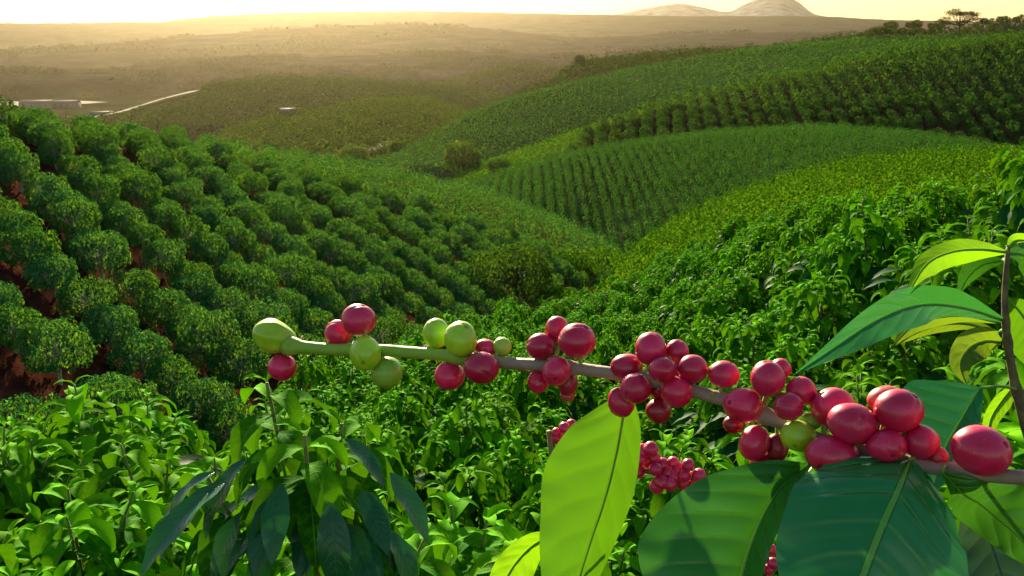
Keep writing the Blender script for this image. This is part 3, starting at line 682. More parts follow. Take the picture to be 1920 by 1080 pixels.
for k, (u, rr) in enumerate(((1630, 590), (1650, 600), (1668, 596), (1690, 604), (1712, 600), (1735, 606), (1752, 602), (1640, 606))):
    e = link('crest_shrub', sky_mesh[2], loc=at(u, rr) - np.array([0, 0, .5])); s = .55 + ((k*31) % 17)/40.0; e.scale = (s, s, s); e.rotation_euler.z = k*2
    tag(e, 'feathery shrub on the crest left of the umbrella tree', 'shrub', 'shrubs on the far crest left of the umbrella tree')
e = link('skyline_tree', sky_mesh[2], loc=at(1452, 2300)); e.scale = (2.0, 2.0, 1.8); tag(e, 'lone dark tree on the hazy horizon below the mountain', 'tree')

# pale farm buildings far below
M['wall'] = plain_mat('pale_render', (.13, .12, .10), (.19, .17, .14), 2, .8, .1)
M['roof'] = plain_mat('pale_roof', (.12, .10, .085), (.17, .145, .12), 2, .7, .1)
M['dark'] = plain_mat('dark_opening', (.03, .03, .03), (.05, .045, .04), 5, .5, 0)
def house(u, rr, w, d, h, label, yaw=0.2, group=None):
    e = empty('farm_building', at(u, rr) - np.array([0, 0, .3]), label, 'building', group); e.rotation_euler.z = yaw
    V = [(x, y, z) for z in (-2, h) for x, y in ((-w/2, -d/2), (w/2, -d/2), (w/2, d/2), (-w/2, d/2))]
    Q = [(0, 1, 5, 4), (1, 2, 6, 5), (2, 3, 7, 6), (3, 0, 4, 7), (4, 5, 6, 7)]
    link('wall', mesh_np('wall', V, Q, M['wall'], smooth=False), e)
    o = .5; rh = d*.3
    V = [(-w/2-o, -d/2-o, h-.1), (w/2+o, -d/2-o, h-.1), (w/2+o, d/2+o, h-.1), (-w/2-o, d/2+o, h-.1), (-w/2-o, 0, h+rh), (w/2+o, 0, h+rh)]
    V += [(x, y, z-.2) for x, y, z in V]
    Q = [(0, 1, 5, 4), (2, 3, 4, 5), (7, 6, 10, 11), (9, 8, 11, 10), (0, 6, 7, 1), (2, 8, 9, 3), (1, 7, 11, 5), (5, 11, 8, 2), (4, 10, 6, 0), (3, 9, 10, 4)]
    link('roof', mesh_np('roof', V, Q, M['roof'], smooth=False), e)
    for x in np.linspace(-w*.35, w*.35, 4):
        V = [(x+a*.6, -d/2-.03+b*.06, h*.35+c*h*.4) for a in (-1, 1) for b in (0, 1) for c in (0, 1)]
        Q = [(0, 4, 5, 1), (4, 6, 7, 5), (6, 2, 3, 7), (2, 0, 1, 3), (1, 5, 7, 3)]
        link('window', mesh_np('window', V, Q, M['dark'], smooth=False), e)
house(352, 640, 15, 7, 3.6, 'larger pale farm building just above the orchard crest', .25)
house(338, 655, 10, 6, 3.0, 'smaller pale farm building left of the larger one above the orchard crest', .5)
house(541, 640, 9, 6, 4.0, 'small pale house among trees on the hazy middle ridge', .1)
house(192, 940, 18, 9, 4.5, 'long pale building at the left end of the pale farm road', .15)
house(70, 1440, 40, 14, 6, 'wide pale shed in the bare field furthest to the left', .05)
house(125, 1430, 34, 12, 6, 'wide pale shed in the bare field nearest the farm road', -.1)

# ------------------------------------------------------------------ near slope: coffee bushes
def near_bushes():
    rg = np.random.default_rng(11); out = []
    r = 1.42
    while r < 31:
        sp = (0.54 if r < 3.2 else 0.66) + 0.016*r
        na = int(math.radians(74)*r/sp)
        for k in range(na):
            a = -math.radians(37) + math.radians(74)*(k+rg.uniform(.2, .8))/na
            q = r + rg.uniform(-.25, .25)*sp
            out.append((q*math.sin(a), q*math.cos(a)))
        r += sp*.9
    XY = np.array(out); z, idx, t = terrain(XY[:, 0], XY[:, 1])
    ok = (idx == 0) & (t < 1.06)
    XY, z = XY[ok], z[ok]
    ok = seen(XY[:, 0], XY[:, 1], z+1.35, .02)
    p = np.concatenate([XY[ok], z[ok][:, None]], 1)
    u = proj(p + np.array([0, 0, 1.0]))[0]
    p = p[(u > -160) & (u < 2080)]
    return p[np.argsort(np.hypot(p[:, 0], p[:, 1]))]
nb = near_bushes()
_more = [at(u, r_) for u, r_ in ((45, 2.6), (135, 3.15), (60, 3.8), (185, 4.0), (255, 3.5), (120, 2.2), (215, 2.55), (15, 4.2), (120, 4.35), (215, 4.7), (320, 5.0), (25, 3.2), (330, 2.6), (430, 3.3), (380, 4.1), (-40, 2.1), (300, 1.9), (480, 2.0), (920, 2.0), (1000, 1.7))]
_more = [p for p in _more if np.hypot(nb[:, 0]-p[0], nb[:, 1]-p[1]).min() > .16]
nb = np.concatenate([nb, np.array(_more)]); nb = nb[np.argsort(np.hypot(nb[:, 0], nb[:, 1]))]
print('near bushes', len(nb))
NEAR_LABELS = {}
_u, _v, _ = proj(nb[:90] + np.array([0, 0, 1.1]))
for (pu, pv), lab in {(10, 1000): 'coffee bush cut by the left edge, lowest in the lower left corner', (20, 780): 'topmost coffee bush at the left edge before the dark orchard slope',
  (220, 770): 'coffee bush at the left whose top stands out against the dark orchard', (330, 960): 'coffee bush directly left of the tall front bush with hanging dark leaves', (480, 830): 'bright coffee bush behind the left shoulder of the tall front bush',
  (860, 960): 'coffee bush between the tall front bush and the light green leaf', (800, 790): 'coffee bush below the left pair of green cherries', (1040, 900): 'coffee bush beside the light green leaf of the cherry branch, on its left',
  (1430, 875): 'coffee bush seen just above the folded green leaf of the cherry branch', (1310, 800): 'coffee bush behind the long bunch of small red cherries', (1650, 715): 'coffee bush under the tip of the long glossy leaf',
  (1684, 570): 'coffee bush just above the long glossy leaf', (1840, 455): 'coffee bush behind the yellow green arching leaf near the right edge', (1910, 320): 'coffee bush at the right end of the near crest'}.items():
    NEAR_LABELS[int(np.argmin(np.hypot(_u-pu, _v-pv)))] = lab

for k, p in enumerate(nb[:300]):
    w = int(rng.integers(0, 6)); s = rng.uniform(.9, 1.12); r = math.hypot(p[0], p[1])
    u = float(proj(p + np.array([0, 0, 1.1]))[0])
    vv = float(proj(p + np.array([0, 0, 1.1]))[1])
    if u < 640: gr, lab = 'coffee bushes on the left part of the near slope', 'glossy green coffee bush on the lower left of the near slope'
    elif u < 1180: gr, lab = 'coffee bushes in the middle of the near slope', 'glossy green coffee bush in the middle of the near slope'
    else: gr, lab = 'coffee bushes on the right part of the near slope', 'glossy green coffee bush on the rising right side of the near slope'
    lab = NEAR_LABELS.get(k, lab)
    if r < 7.0:
        e = empty('coffee_bush', p, lab, 'bush', gr)
        link('foliage', bush_parts[w][0], e); link('stem', bush_parts[w][1], e)
    else:
        e = link('coffee_bush', bush_whole[w], loc=p); tag(e, lab, 'bush', gr)
    hz = .98 if (u < 420 and r < 6) else 1.0
    e.scale = (s, s, s*hz*rng.uniform(.86, 1.10)); e.rotation_euler = (rng.uniform(-.08, .08), rng.uniform(-.08, .08), rng.uniform(0, 6.28))
if len(nb) > 300:
    scatter_mesh('distant_coffee_bushes', [dome_tpl(130+k, .62, 1.25, 260, .19, 2, .1, .45) for k in range(4)], nb[300:], M['bush'], (.9, 1.15), 21)

def hero_bush():
    p = at(655, 1.55); f, d, st = coffee_bush(777, H=1.72, R=.30, nsh=9, big=.9, ndark=0, cov=.4)
    rg = np.random.default_rng(31); n = 52
    a = math.pi + rg.uniform(-1.1, 1.5, n); z = rg.uniform(1.12, 1.50, n)
    L = rg.uniform(.10, .155, n); r0 = rg.uniform(.05, .21, n)
    d = Geo(); d.add(*leafset(rg, np.stack([r0*np.sin(a), r0*np.cos(a), z], -1), a, rg.uniform(-.9, -.2, n), rg.uniform(.5, 1.1, n), L, L*.34, .22, rg.uniform(-.35, .35, n), 14, 6, wave=.06))
    e = empty('coffee_bush', p, 'tall front coffee bush with large dark leaves hanging down, below the green cherries', 'bush', 'coffee bushes in the middle of the near slope')
    link('foliage', f.mesh('foliage', [M['bush']]), e); link('hanging_leaves', d.mesh('hanging_leaves', [M['hang']]), e); link('stem', st.mesh('stem', [M['twig']]), e)
hero_bush()

# ------------------------------------------------------------------ the fruiting branch close to the camera
CR = np.array([1.0, 0, 0]); CU = np.array([0, sp_, cp]); CF = np.array([0, cp, -sp_])
M['leaf_dark'] = leaf_mat('close_leaf_dark', (0.007, 0.20, 0.048), (0.012, 0.24, 0.048), back=(.10, .20, .03), trans=(.05, .24, .03), tw=.14, rough=.28, spec=.5, veins=.75, nveins=8, vein_col=(.16, .48, .04), bump=1.0, vary=.1)
M['leaf_mid'] = leaf_mat('close_leaf_mid', (0.016, 0.17, 0.012), (0.04, 0.25, 0.014), back=(.12, .25, .03), trans=(.08, .26, .010), tw=.2, rough=.36, spec=.5, veins=.5, nveins=9, vein_col=(.14, .32, .03), bump=1.0, vary=.1)
M['leaf_light'] = leaf_mat('close_leaf_light', (0.06, 0.20, 0.004), (0.10, 0.27, 0.005), trans=(.12, .29, .004), tw=.4, rough=.5, spec=.3, veins=.8, nveins=8, vein_col=(.035, .10, .004), bump=.4, vary=.1)
M['leaf_young'] = leaf_mat('close_leaf_young', (0.11, 0.33, 0.005), (0.18, 0.42, 0.006), trans=(.24, .46, .004), tw=.55, rough=.45, spec=.35, veins=.3, nveins=9, vein_col=(.22, .36, .03), bump=.4, vary=.1)
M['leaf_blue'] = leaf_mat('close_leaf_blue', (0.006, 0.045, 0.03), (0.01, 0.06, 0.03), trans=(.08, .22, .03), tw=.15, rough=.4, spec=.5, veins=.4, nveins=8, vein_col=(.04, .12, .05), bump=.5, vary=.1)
M['red'] = cherry_mat('ripe_cherry', (.62, .007, .055), (.76, .020, .115), (.55, .12, .03))
M['darkred'] = cherry_mat('dark_cherry', (.36, .005, .020), (.46, .010, .045), (.30, .06, .02))  # darker copy of the ripe red, shade put into the colour of back cherries
M['pink'] = cherry_mat('half_ripe_cherry', (.55, .03, .05), (.62, .12, .08), (.55, .40, .10))
M['green'] = cherry_mat('unripe_cherry', (.31, .56, .010), (.42, .66, .020), (.42, .55, .08))
M['palegreen'] = cherry_mat('pale_unripe_cherry', (.24, .50, .03), (.34, .58, .05), (.42, .52, .18))
def branch_mat():
    m, n = new_mat('branch_bark'); L = n.links.new
    out = N(n, 'ShaderNodeOutputMaterial'); b = N(n, 'ShaderNodeBsdfPrincipled'); b.inputs['Roughness'].default_value = .55
    a = N(n, 'ShaderNodeAttribute', attribute_name='tint'); tc = N(n, 'ShaderNodeTexCoord')
    z = N(n, 'ShaderNodeTexNoise'); z.inputs['Scale'].default_value = 160; z.inputs['Detail'].default_value = 6
    mp = N(n, 'ShaderNodeMapping'); mp.inputs['Scale'].default_value = (.35, 1, 1); L(tc.outputs['Object'], mp.inputs[0]); L(mp.outputs[0], z.inputs['Vector'])
    woody = mixc(n, z.outputs[0], (.20, .13, .085), (.46, .36, .27)); green = mixc(n, z.outputs[0], (.20, .42, .02), (.32, .52, .05))
    L(mixc(n, a.outputs['Fac'], green, woody), b.inputs['Base Color'])
    bp = N(n, 'ShaderNodeBump'); bp.inputs['Strength'].default_value = .7; bp.inputs['Distance'].default_value = .0012; L(z.outputs[0], bp.inputs['Height']); L(bp.outputs[0], b.inputs['Normal'])
    L(b.outputs[0], out.inputs['Surface']); return m
M['branch'] = branch_mat()

def smooth_path(pts, n):
    pts = np.asarray(pts, float); k = np.concatenate([[0], np.cumsum(np.linalg.norm(np.diff(pts, axis=0), axis=1))])
    s = np.linspace(0, k[-1], n)
    # Catmull-Rom through the points
    out = np.empty((n, pts.shape[1]))
    tg = np.gradient(pts, k, axis=0)
    i = np.clip(np.searchsorted(k, s, side='right')-1, 0, len(k)-2); h = (k[i+1]-k[i])[:, None]; t = ((s-k[i])/(k[i+1]-k[i]))[:, None]
    return (2*t**3-3*t**2+1)*pts[i] + (t**3-2*t**2+t)*h*tg[i] + (-2*t**3+3*t**2)*pts[i+1] + (t**3-t**2)*h*tg[i+1]
def px3(rows): rows = np.asarray(rows, float); return P(rows[:, 0], rows[:, 1], rows[:, 2])

def close_leaf(mid, wl, wr, rl=15, rr=15, nv=8, quilt=1.6, wave=3.0, wn=3.0, cup=0.0, nt=80, ns=28, seed=0, tint=.5, petiole=None):
    """a leaf from its midrib and the widths of its two halves; returns mesh arrays (world)"""
    rg = np.random.default_rng(seed)
    pts = smooth_path(px3(mid), nt+1); d = (pts-EYE)@CF; pxm = d/F
    T = np.gradient(pts, axis=0); T /= np.linalg.norm(T, axis=1)[:, None]
    Vw = pts-EYE; Vw /= np.linalg.norm(Vw, axis=1)[:, None]
    Rr = np.cross(T, Vw); Rr /= np.linalg.norm(Rr, axis=1)[:, None]
    Nn = np.cross(Rr, T); Nn = np.where((Nn*Vw).sum(1)[:, None] > 0, -Nn, Nn)
    t = np.linspace(0, 1, nt+1)
    def prof(w):
        w = np.asarray(w, float); return np.maximum(smooth_interp(t, w[:, 0], w[:, 1]), .2)
    s = np.linspace(-1, 1, 2*ns+1); V = np.empty((nt+1, 2*ns+1, 3))
    phs = rg.uniform(0, 6.28, 4)
    for j, sj in enumerate(s):
        a = abs(sj); rho = math.radians(rl if sj < 0 else rr); w = prof(wl if sj < 0 else wr)*pxm
        phv = nv*(t - .16*a**1.3)
        q = quilt*pxm*(np.abs(np.sin(np.pi*phv))**.7 - .6)*np.clip(a*6, 0, 1)*(1-a**3)*np.clip(w/pxm/40, 0, 1)
        wv = wave*pxm*a**2.2*(np.sin(2*np.pi*wn*t+phs[0 if sj < 0 else 1]) + .5*np.sin(2*np.pi*wn*2.3*t+phs[2 if sj < 0 else 3]))*np.clip(w/pxm/30, 0, 1)
        out = (w*a)[:, None]*np.sign(sj)*Rr
        lift = np.tan(rho)*w*(a - .0) + cup*w*a*a + q + wv
        V[:, j] = pts + out + lift[:, None]*Nn - (math.exp(-(sj*ns/1.6)**2)*1.2*pxm)[:, None]*Nn
    k = 2*ns+1
    i, j = np.meshgrid(np.arange(nt), np.arange(2*ns), indexing='ij')
    Q = np.stack([i*k+j, (i+1)*k+j, (i+1)*k+j+1, i*k+j+1], -1).reshape(-1, 4)
    uv = np.stack(np.broadcast_arrays((s[None]+1)/2, t[:, None]), -1).reshape(-1, 2)
    return V.reshape(-1, 3), Q, uv, np.full(V.shape[0]*V.shape[1], tint), pts
def add_leaf(parent, mat, mid, wl, wr, label=None, attach=None, face=True, **kw):
    V, Q, U, T, pts = close_leaf(mid, wl, wr, **kw)
    a, b, c = V[Q[len(Q)//2]][:3]
    if np.dot(np.cross(b-a, c-a), EYE-a) < 0: Q = Q[:, ::-1]
    if not face: Q = Q[:, ::-1]
    o0 = pts[0]
    o = link('leaf', mesh_np('leaf', V-o0, Q, M[mat], U, T), parent); o.location = o0 - np.array(parent.location)
    d = ((pts-EYE)@CF)[0]
    if label: o['label'] = label
    # petiole and raised midrib
    rad = np.linspace(2.6, .7, len(pts))*((pts-EYE)@CF)/F
    off = pts - (pts-EYE)/np.linalg.norm(pts-EYE, axis=1)[:, None]*(-1)*0.0006
    g = Geo()
    g.add(*tube(off[::4], rad[::4], 6))
    if attach is not None: g.add(*tube(smooth_path([attach, (np.array(attach)*.45+pts[0]*.55)+CU*.0015, pts[0]], 7), np.linspace(4.2, 2.8, 7)*d/F, 6))
    mr = link('midrib', g.mesh('midrib', [M['rib_'+kw.get('rib', 'g')] if False else M['rib']]), o); mr.location = -o0
    g2 = mr.data
    return o
M['rib'] = plain_mat('leaf_rib', (.10, .28, .015), (.16, .36, .03), 60, .45, .2, .0005)
M['pedicel'] = plain_mat('pedicel', (.16, .17, .03), (.26, .22, .07), 90, .6, .4, .0006)

def branch_depth(u): return np.interp(u, [450, 2050], [.455, .285])
BP = np.array([(536, 648), (620, 655), (700, 656), (760, 660), (850, 668), (940, 680), (1020, 685), (1090, 692), (1160, 702), (1230, 714), (1310, 736), (1380, 756), (1450, 786), (1530, 822), (1640, 852), (1770, 880), (1880, 893), (1990, 897), (2120, 905)], float)
bp3 = np.concatenate([BP, branch_depth(BP[:, 0])[:, None]], 1)
BPTS = smooth_path(px3(bp3), 150)
broot = px3([(536, 648, branch_depth(536))])[0]
main = empty('coffee_branch', broot, 'close fruiting coffee branch crossing the view with ripe red and green cherries', 'coffee branch')
g = Geo()
bd = (BPTS-EYE)@CF; bu = proj(BPTS)[0]
rad = np.interp(bu, [536, 575, 640, 1000, 1400, 1900, 2200], [14, 11.5, 11, 11.5, 13, 14, 16])*bd/F
# knotted nodes
for un in (545, 672, 858, 1060, 1222, 1430, 1640, 1800): rad = rad*(1 + .42*np.exp(-((bu-un)/15)**2))
V, Q = tube(BPTS, rad, 14)
tn = np.clip((proj(V)[0]-850)/110, 0, 1)
g.add(V, Q, None, tn)
BRANCH_GEO = g
def near_branch(p): return BPTS[np.argmin(((BPTS-p)**2).sum(1))]

def cherry_mesh(c, w, h, rot, d, pole, seed, ribs=False):
    rg = np.random.default_rng(seed); nu, nv = 36, 22
    th = np.linspace(0, np.pi, nv+1); ph = np.linspace(0, 2*np.pi, nu, endpoint=False)
    # local sphere with its pole at +z: navel ring
    r = np.ones_like(th)
    r = r - .03*np.exp(-(th/.10)**2) + .012*np.exp(-((th-.20)/.07)**2) - .08*np.exp(-((np.pi-th)/.25)**2)
    S = np.stack([(np.sin(th)*r)[:, None]*np.cos(ph), (np.sin(th)*r)[:, None]*np.sin(ph), np.broadcast_to((np.cos(th)*r)[:, None], (nv+1, nu))], -1).reshape(-1, 3)
    k = rg.normal(size=(4, 3)); S = S*(1 + .022*np.sin(S@k[0]*1.6+k[1, 0]) + .014*np.sin(S@k[2]*2.6+k[3, 0]))[:, None]
    S = S*(1 - .028*np.exp(-(np.abs(S@np.array([0, 1, 0]))/.10)**2))[:, None]      # faint seam between the two beans
    if ribs:                          # the ribbed fruit that ends the branch, tapering to its stalk
        az_ = np.arctan2(S[:, 1], S[:, 0]); S = S*(1 + .055*np.cos(az_*7)*np.clip(1-S[:, 2:3].ravel()**2, 0, 1))[:, None]
        S[:, :2] *= (1 - .22*np.clip(-S[:, 2], 0, 1))[:, None]; S[:, 2] *= np.where(S[:, 2] < 0, 1.18, 1.0)
    z = pole/np.linalg.norm(pole); a = np.cross(z, rg.normal(size=3)); a /= np.linalg.norm(a); b = np.cross(z, a)
    W = S@np.stack([a, b, z])
    # squash in the camera's own axes so that width and height match
    er = math.radians(rot); ex = math.cos(er)*CR + math.sin(er)*CU; ey = -math.sin(er)*CR + math.cos(er)*CU
    m = .5*(w+h)
    V = (W@ex)[:, None]*ex*w/2 + (W@ey)[:, None]*ey*h/2 + (W@CF)[:, None]*CF*m/2
    V *= d/F
    i, j = np.meshgrid(np.arange(nv), np.arange(nu), indexing='ij')
    Q = np.stack([i*nu+j, (i+1)*nu+j, (i+1)*nu+(j+1) % nu, i*nu+(j+1) % nu], -1).reshape(-1, 4)
    t = np.repeat(np.clip((th-2.1)/1.0, 0, 1)**1.5, nu)
    mi = (np.repeat(th[:-1], nu) < .13).astype(int)
    return V, Q, t, mi
M['navel_green'] = plain_mat('unripe_navel', (.22, .30, .03), (.32, .40, .05), 300, .8, .5, .0005)
M['navel'] = plain_mat('cherry_navel', (.34, .010, .030), (.48, .03, .06), 300, .8, .5, .0005)
CH = [  # u, v, w, h, tilt, kind, depth step (radii, + behind), pole hint (right, up, towards the camera)
 (512,630,78,62,-22,'green',0,(-1,.15,.3)), (529,689,54,50,0,'red',.1,(-.2,-.5,1)), (634,625,52,52,0,'red',.9,(-.6,.6,.6)), (673,600,66,62,0,'red',-.3,(.3,.9,.5)),
 (685,662,60,66,0,'green',-1.1,(0,-.3,1)), (725,698,62,60,20,'palegreen',.3,(.6,-.8,.3)), (818,626,52,58,0,'green',.8,(-.4,.8,.4)), (864,636,63,70,10,'green',-.7,(.3,.6,.9)),
 (843,704,58,56,0,'red',.2,(-.6,-.7,.6)), (903,689,67,60,0,'red',-1.0,(.3,-.3,1)), (910,652,44,34,0,'red',.9,(.4,.6,-.2)), (942,650,36,36,0,'palegreen',1.5,(.7,.5,.2)),
 (1015,650,56,50,0,'red',-.1,(-.9,.3,.4)), (1045,618,46,52,0,'red',1.1,(-.2,1,.2)), (1082,639,71,66,0,'red',-.5,(.4,.7,.8)), (1044,696,54,56,0,'red',-1.2,(-.1,-.3,1)), (1009,716,40,42,0,'red',.1,(-.7,-.6,.5)),
 (1064,716,38,56,0,'darkred',.7,(.3,-.8,.3)), (1064,741,28,26,0,'pink',1.3,(0,-1,.2)),
 (1220,654,60,64,0,'red',-.2,(.1,1,.5)), (1270,659,44,46,0,'red',1.2,(.5,.9,.1)), (1175,688,62,50,0,'red',.2,(-1,.3,.4)), (1243,693,53,48,0,'red',-1.6,(.1,.2,1)), (1298,692,60,54,-10,'red',-.1,(.9,.4,.4)),
 (1192,728,61,58,20,'red',-1.1,(-.5,-.2,1)), (1164,754,50,58,15,'red',-.2,(-.8,-.7,.5)), (1269,735,60,58,0,'red',-.7,(.6,-.5,.8)), (1234,770,48,48,0,'darkred',.4,(.1,-1,.3)), (1236,728,44,44,0,'darkred',.5,(0,-.2,1)),
 (1358,702,59,52,0,'red',.3,(.4,.8,.6)), (1440,710,64,68,0,'red',-.4,(-.2,1,.5)), (1463,692,42,40,0,'red',1.0,(.5,.9,0)), (1502,734,57,56,-15,'red',.5,(.8,.5,.3)), (1478,762,56,54,0,'red',-1.3,(.4,0,1)),
 (1393,760,73,66,0,'red',-.7,(-.7,.2,.8)), (1374,796,38,34,0,'darkred',.5,(-.8,-.5,.3)), (1414,830,56,70,-22,'red',-.3,(-.3,-.9,.6)), (1457,838,42,54,0,'darkred',.8,(.2,-.9,.2)), (1437,866,62,44,0,'darkred',1.2,(0,-1,.1)),
 (1497,818,68,58,-10,'green',-.7,(-.3,-.4,1)), (1520,790,40,34,0,'palegreen',.5,(.3,.6,.5)),
 (1563,765,81,76,-10,'red',.4,(-.6,.8,.4)), (1599,794,93,78,-18,'red',-1.0,(.1,.3,1)), (1664,750,72,54,0,'pink',.9,(-.3,1,.2)), (1685,769,88,80,0,'red',-.3,(.5,.7,.8)),
 (1561,852,99,73,0,'red',-1.1,(-.5,-.4,1)), (1663,836,75,62,0,'red',-1.1,(0,-.3,1)), (1727,829,66,66,-15,'red',.1,(.7,-.2,.6)), (1760,858,36,42,0,'darkred',.5,(.8,-.5,.3)),
 (1841,846,109,94,-16,'red',-.4,(.4,.3,1)),
]
for k, (u, v, w, h, rot, kind, f, pole) in enumerate(CH):
    d0 = float(branch_depth(u)); rpx = .25*(w+h); d = d0 + f*rpx*d0/F*1.05
    c = P(u, v, d); pl = pole[0]*CR + pole[1]*CU - pole[2]*CF*.55
    V, Q, t, mi = cherry_mesh(c, w, h, rot, d, pl, 500+k, ribs=(k == 0))
    o = link('cherry', mesh_np('cherry', V, Q, [M[kind], M['navel_green' if 'green' in kind else 'navel']], tint=t, midx=mi), main); o.location = c - broot
    if kind in ('green', 'palegreen'): o['label'] = 'green unripe cherry'
    elif kind == 'darkred': o['label'] = 'dark red shaded cherry'
    elif kind == 'pink': o['label'] = 'pale pink half ripe cherry'
    q = near_branch(c)
    BRANCH_GEO.add(*tube(smooth_path([q, q*.5+c*.5 + np.random.default_rng(k).normal(size=3)*.0012, c], 6), np.linspace(4.5, 3.4, 6)*d/F, 6), T=np.full(6*6+2, .25))
# bud scales and small knobs along the branch
rg = np.random.default_rng(5)
for un in (552, 560, 668, 690, 852, 872, 1052, 1068, 1150, 1215, 1232, 1300, 1335, 1425, 1440, 1510, 1522, 1625, 1650, 1790, 1805):
    q = BPTS[np.argmin(np.abs(bu-un))]; d = float((q-EYE)@CF); n_ = rg.normal(size=3); n_ /= np.linalg.norm(n_)
    n_ = n_ + CU*.5 - CF*.4; n_ /= np.linalg.norm(n_)
    BRANCH_GEO.add(*tube([q, q+n_*14*d/F, q+n_*20*d/F+CU*.001], np.array([6, 4.5, 1.2])*d/F, 6), T=np.full(6*3+2, .2 if un < 1500 else .45))
# ribs of the green fruit at the tip
c0 = P(513, 630, .44)
# the upright trunk the branch grows from, just outside the picture
_e = BPTS[-1]; _j = _e + CR*.06 + CF*.01 - CU*.004; _gz = float(height(np.array([_j[0]]), np.array([_j[1]]))[0])
_t = smooth_path([[_j[0]+.02, _j[1]+.01, _gz-.05], [_j[0]-.01, _j[1]+.02, (_gz+_j[2])/2], _j, _j + CU*.05 + CR*.010, _j + CU*.11 + CR*.004], 24)
BRANCH_GEO.add(*tube(_t, np.linspace(.0075, .0010, 24), 10), T=np.full(24*10+2, 1.0))
BRANCH_GEO.add(*tube(smooth_path([_e - CR*.004, _e*.5+_j*.5, _j], 8), np.linspace(.0025, .0032, 8), 10), T=np.full(8*10+2, 1.0))
st = link('stem', BRANCH_GEO.mesh('stem', [M['branch']]), main); st.location = -broot

LW = lambda *a: a
bq = lambda u: BPTS[np.argmin(np.abs(bu-u))]
add_leaf(main, 'leaf_light', [(1173,745,.398),(1160,830,.398),(1136,930,.396),(1106,1020,.394),(1072,1130,.39),(1030,1250,.385)],
  [(0,16),(.05,48),(.15,96),(.35,124),(.55,98),(.7,72),(.85,36),(1,0)], [(0,12),(.06,28),(.15,40),(.35,50),(.55,44),(.7,32),(.85,15),(1,0)], label='light yellow green leaf with dark midrib', attach=bq(1180), rl=12, rr=-48, nv=8, seed=1, wave=5, cup=-.1, quilt=3.2)
add_leaf(main, 'leaf_mid', [(1517,872,.345),(1474,903,.343),(1438,955,.34),(1408,1025,.336),(1385,1110,.33),(1350,1260,.325)],
  [(0,6),(.05,20),(.15,62),(.3,125),(.45,175),(.6,200),(.8,150),(1,0)], [(0,5),(.08,14),(.2,24),(.4,34),(.6,34),(.8,22),(1,0)], label='green leaf folded along its midrib', attach=bq(1530), rl=12, rr=62, nv=9, seed=2, wave=6, quilt=4, cup=-.1)
add_leaf(main, 'leaf_dark', [(1707,862,.318),(1686,915,.302),(1655,985,.294),(1622,1070,.290),(1590,1170,.287),(1545,1320,.285)],
  [(0,70),(.03,108),(.1,138),(.22,162),(.36,178),(.52,176),(.75,120),(1,0)], [(0,40),(.03,62),(.1,105),(.22,145),(.36,172),(.52,178),(.75,125),(1,0)], label='large dark green leaf with a bright midrib', attach=bq(1720), rl=-14, rr=-22, nv=9, seed=3, wave=7, quilt=6, cup=-.12)
add_leaf(main, 'leaf_mid', [(1768,886,.306),(1800,920,.308),(1850,955,.32),(1905,1002,.315),(1975,1090,.31)],
  [(0,4),(.12,14),(.3,30),(.5,48),(.75,40),(1,0)], [(0,5),(.1,28),(.25,56),(.5,80),(.75,65),(1,0)], label='green leaf reaching out of the picture at the right', attach=bq(1775), rl=-35, rr=18, nv=9, seed=4, wave=6, quilt=3.5)
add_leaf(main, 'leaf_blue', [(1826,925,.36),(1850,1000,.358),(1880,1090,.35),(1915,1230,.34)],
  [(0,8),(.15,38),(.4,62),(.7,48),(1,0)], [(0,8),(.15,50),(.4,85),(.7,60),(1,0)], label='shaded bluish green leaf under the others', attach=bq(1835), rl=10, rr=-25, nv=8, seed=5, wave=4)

M['shoot_bark'] = plain_mat('shoot_bark', (.075, .058, .028), (.17, .14, .06), 120, .7, .6, .001)
add_leaf(main, 'leaf_young', [(1040,1000,.415),(1000,1022,.413),(962,1062,.41),(935,1120,.405),(925,1180,.40)], [(0,5),(.2,22),(.5,32),(.8,20),(1,0)], [(0,5),(.2,26),(.5,44),(.8,28),(1,0)], label='bright young leaf tucked behind the light green one', attach=P(1105,965,.42), rl=15, rr=-20, nv=9, seed=7, wave=3, quilt=2)
# the leafy shoot rising at the right edge
sp3 = [(1975,1500,.66),(1962,1100,.655),(1940,860,.65),(1918,780,.645),(1899,700,.64),(1887,620,.64),(1884,550,.64),(1888,490,.64),(1890,462,.645)]
SP = smooth_path(px3(sp3), 60); gz = float(height(np.array([SP[0, 0]]), np.array([SP[0, 1]]))[0])
SP = np.concatenate([np.linspace([SP[0, 0]+.02, SP[0, 1]+.02, gz-.03], SP[0], 10)[:-1], SP])
sroot = SP[0].copy()
shoot = empty('coffee_shoot', sroot, 'upright leafy coffee shoot with brown stem at the right edge of the view', 'coffee plant')
g = Geo(); su = proj(SP)[1]; sd = (SP-EYE)@CF
sr = np.interp(su, [462, 500, 620, 780, 1100], [3, 5, 6.8, 9.5, 12])*np.clip(sd, .3, 1)/F
for vn in (478, 600, 640, 728): sr = sr*(1+.35*np.exp(-((su-vn)/9)**2))
V, Q = tube(SP, sr, 12); tn = np.clip((proj(V)[1]-440)/60, 0, 1); g.add(V, Q, None, tn)
st = link('stem', g.mesh('stem', [M['shoot_bark']]), shoot); st.location = -sroot
sq = lambda v: SP[np.argmin(np.abs(su-v))]
add_leaf(shoot, 'leaf_young', [(1886,473,.64),(1840,468,.63),(1780,474,.615),(1735,498,.60),(1704,546,.59)], [(0,4),(.15,14),(.4,22),(.7,20),(.88,12),(1,0)], [(0,4),(.15,16),(.4,27),(.7,26),(.88,12),(1,0)], label='bright yellow green young leaf arching over', attach=sq(480), rl=-25, rr=-20, nv=11, seed=11, wave=1.5, quilt=.8)
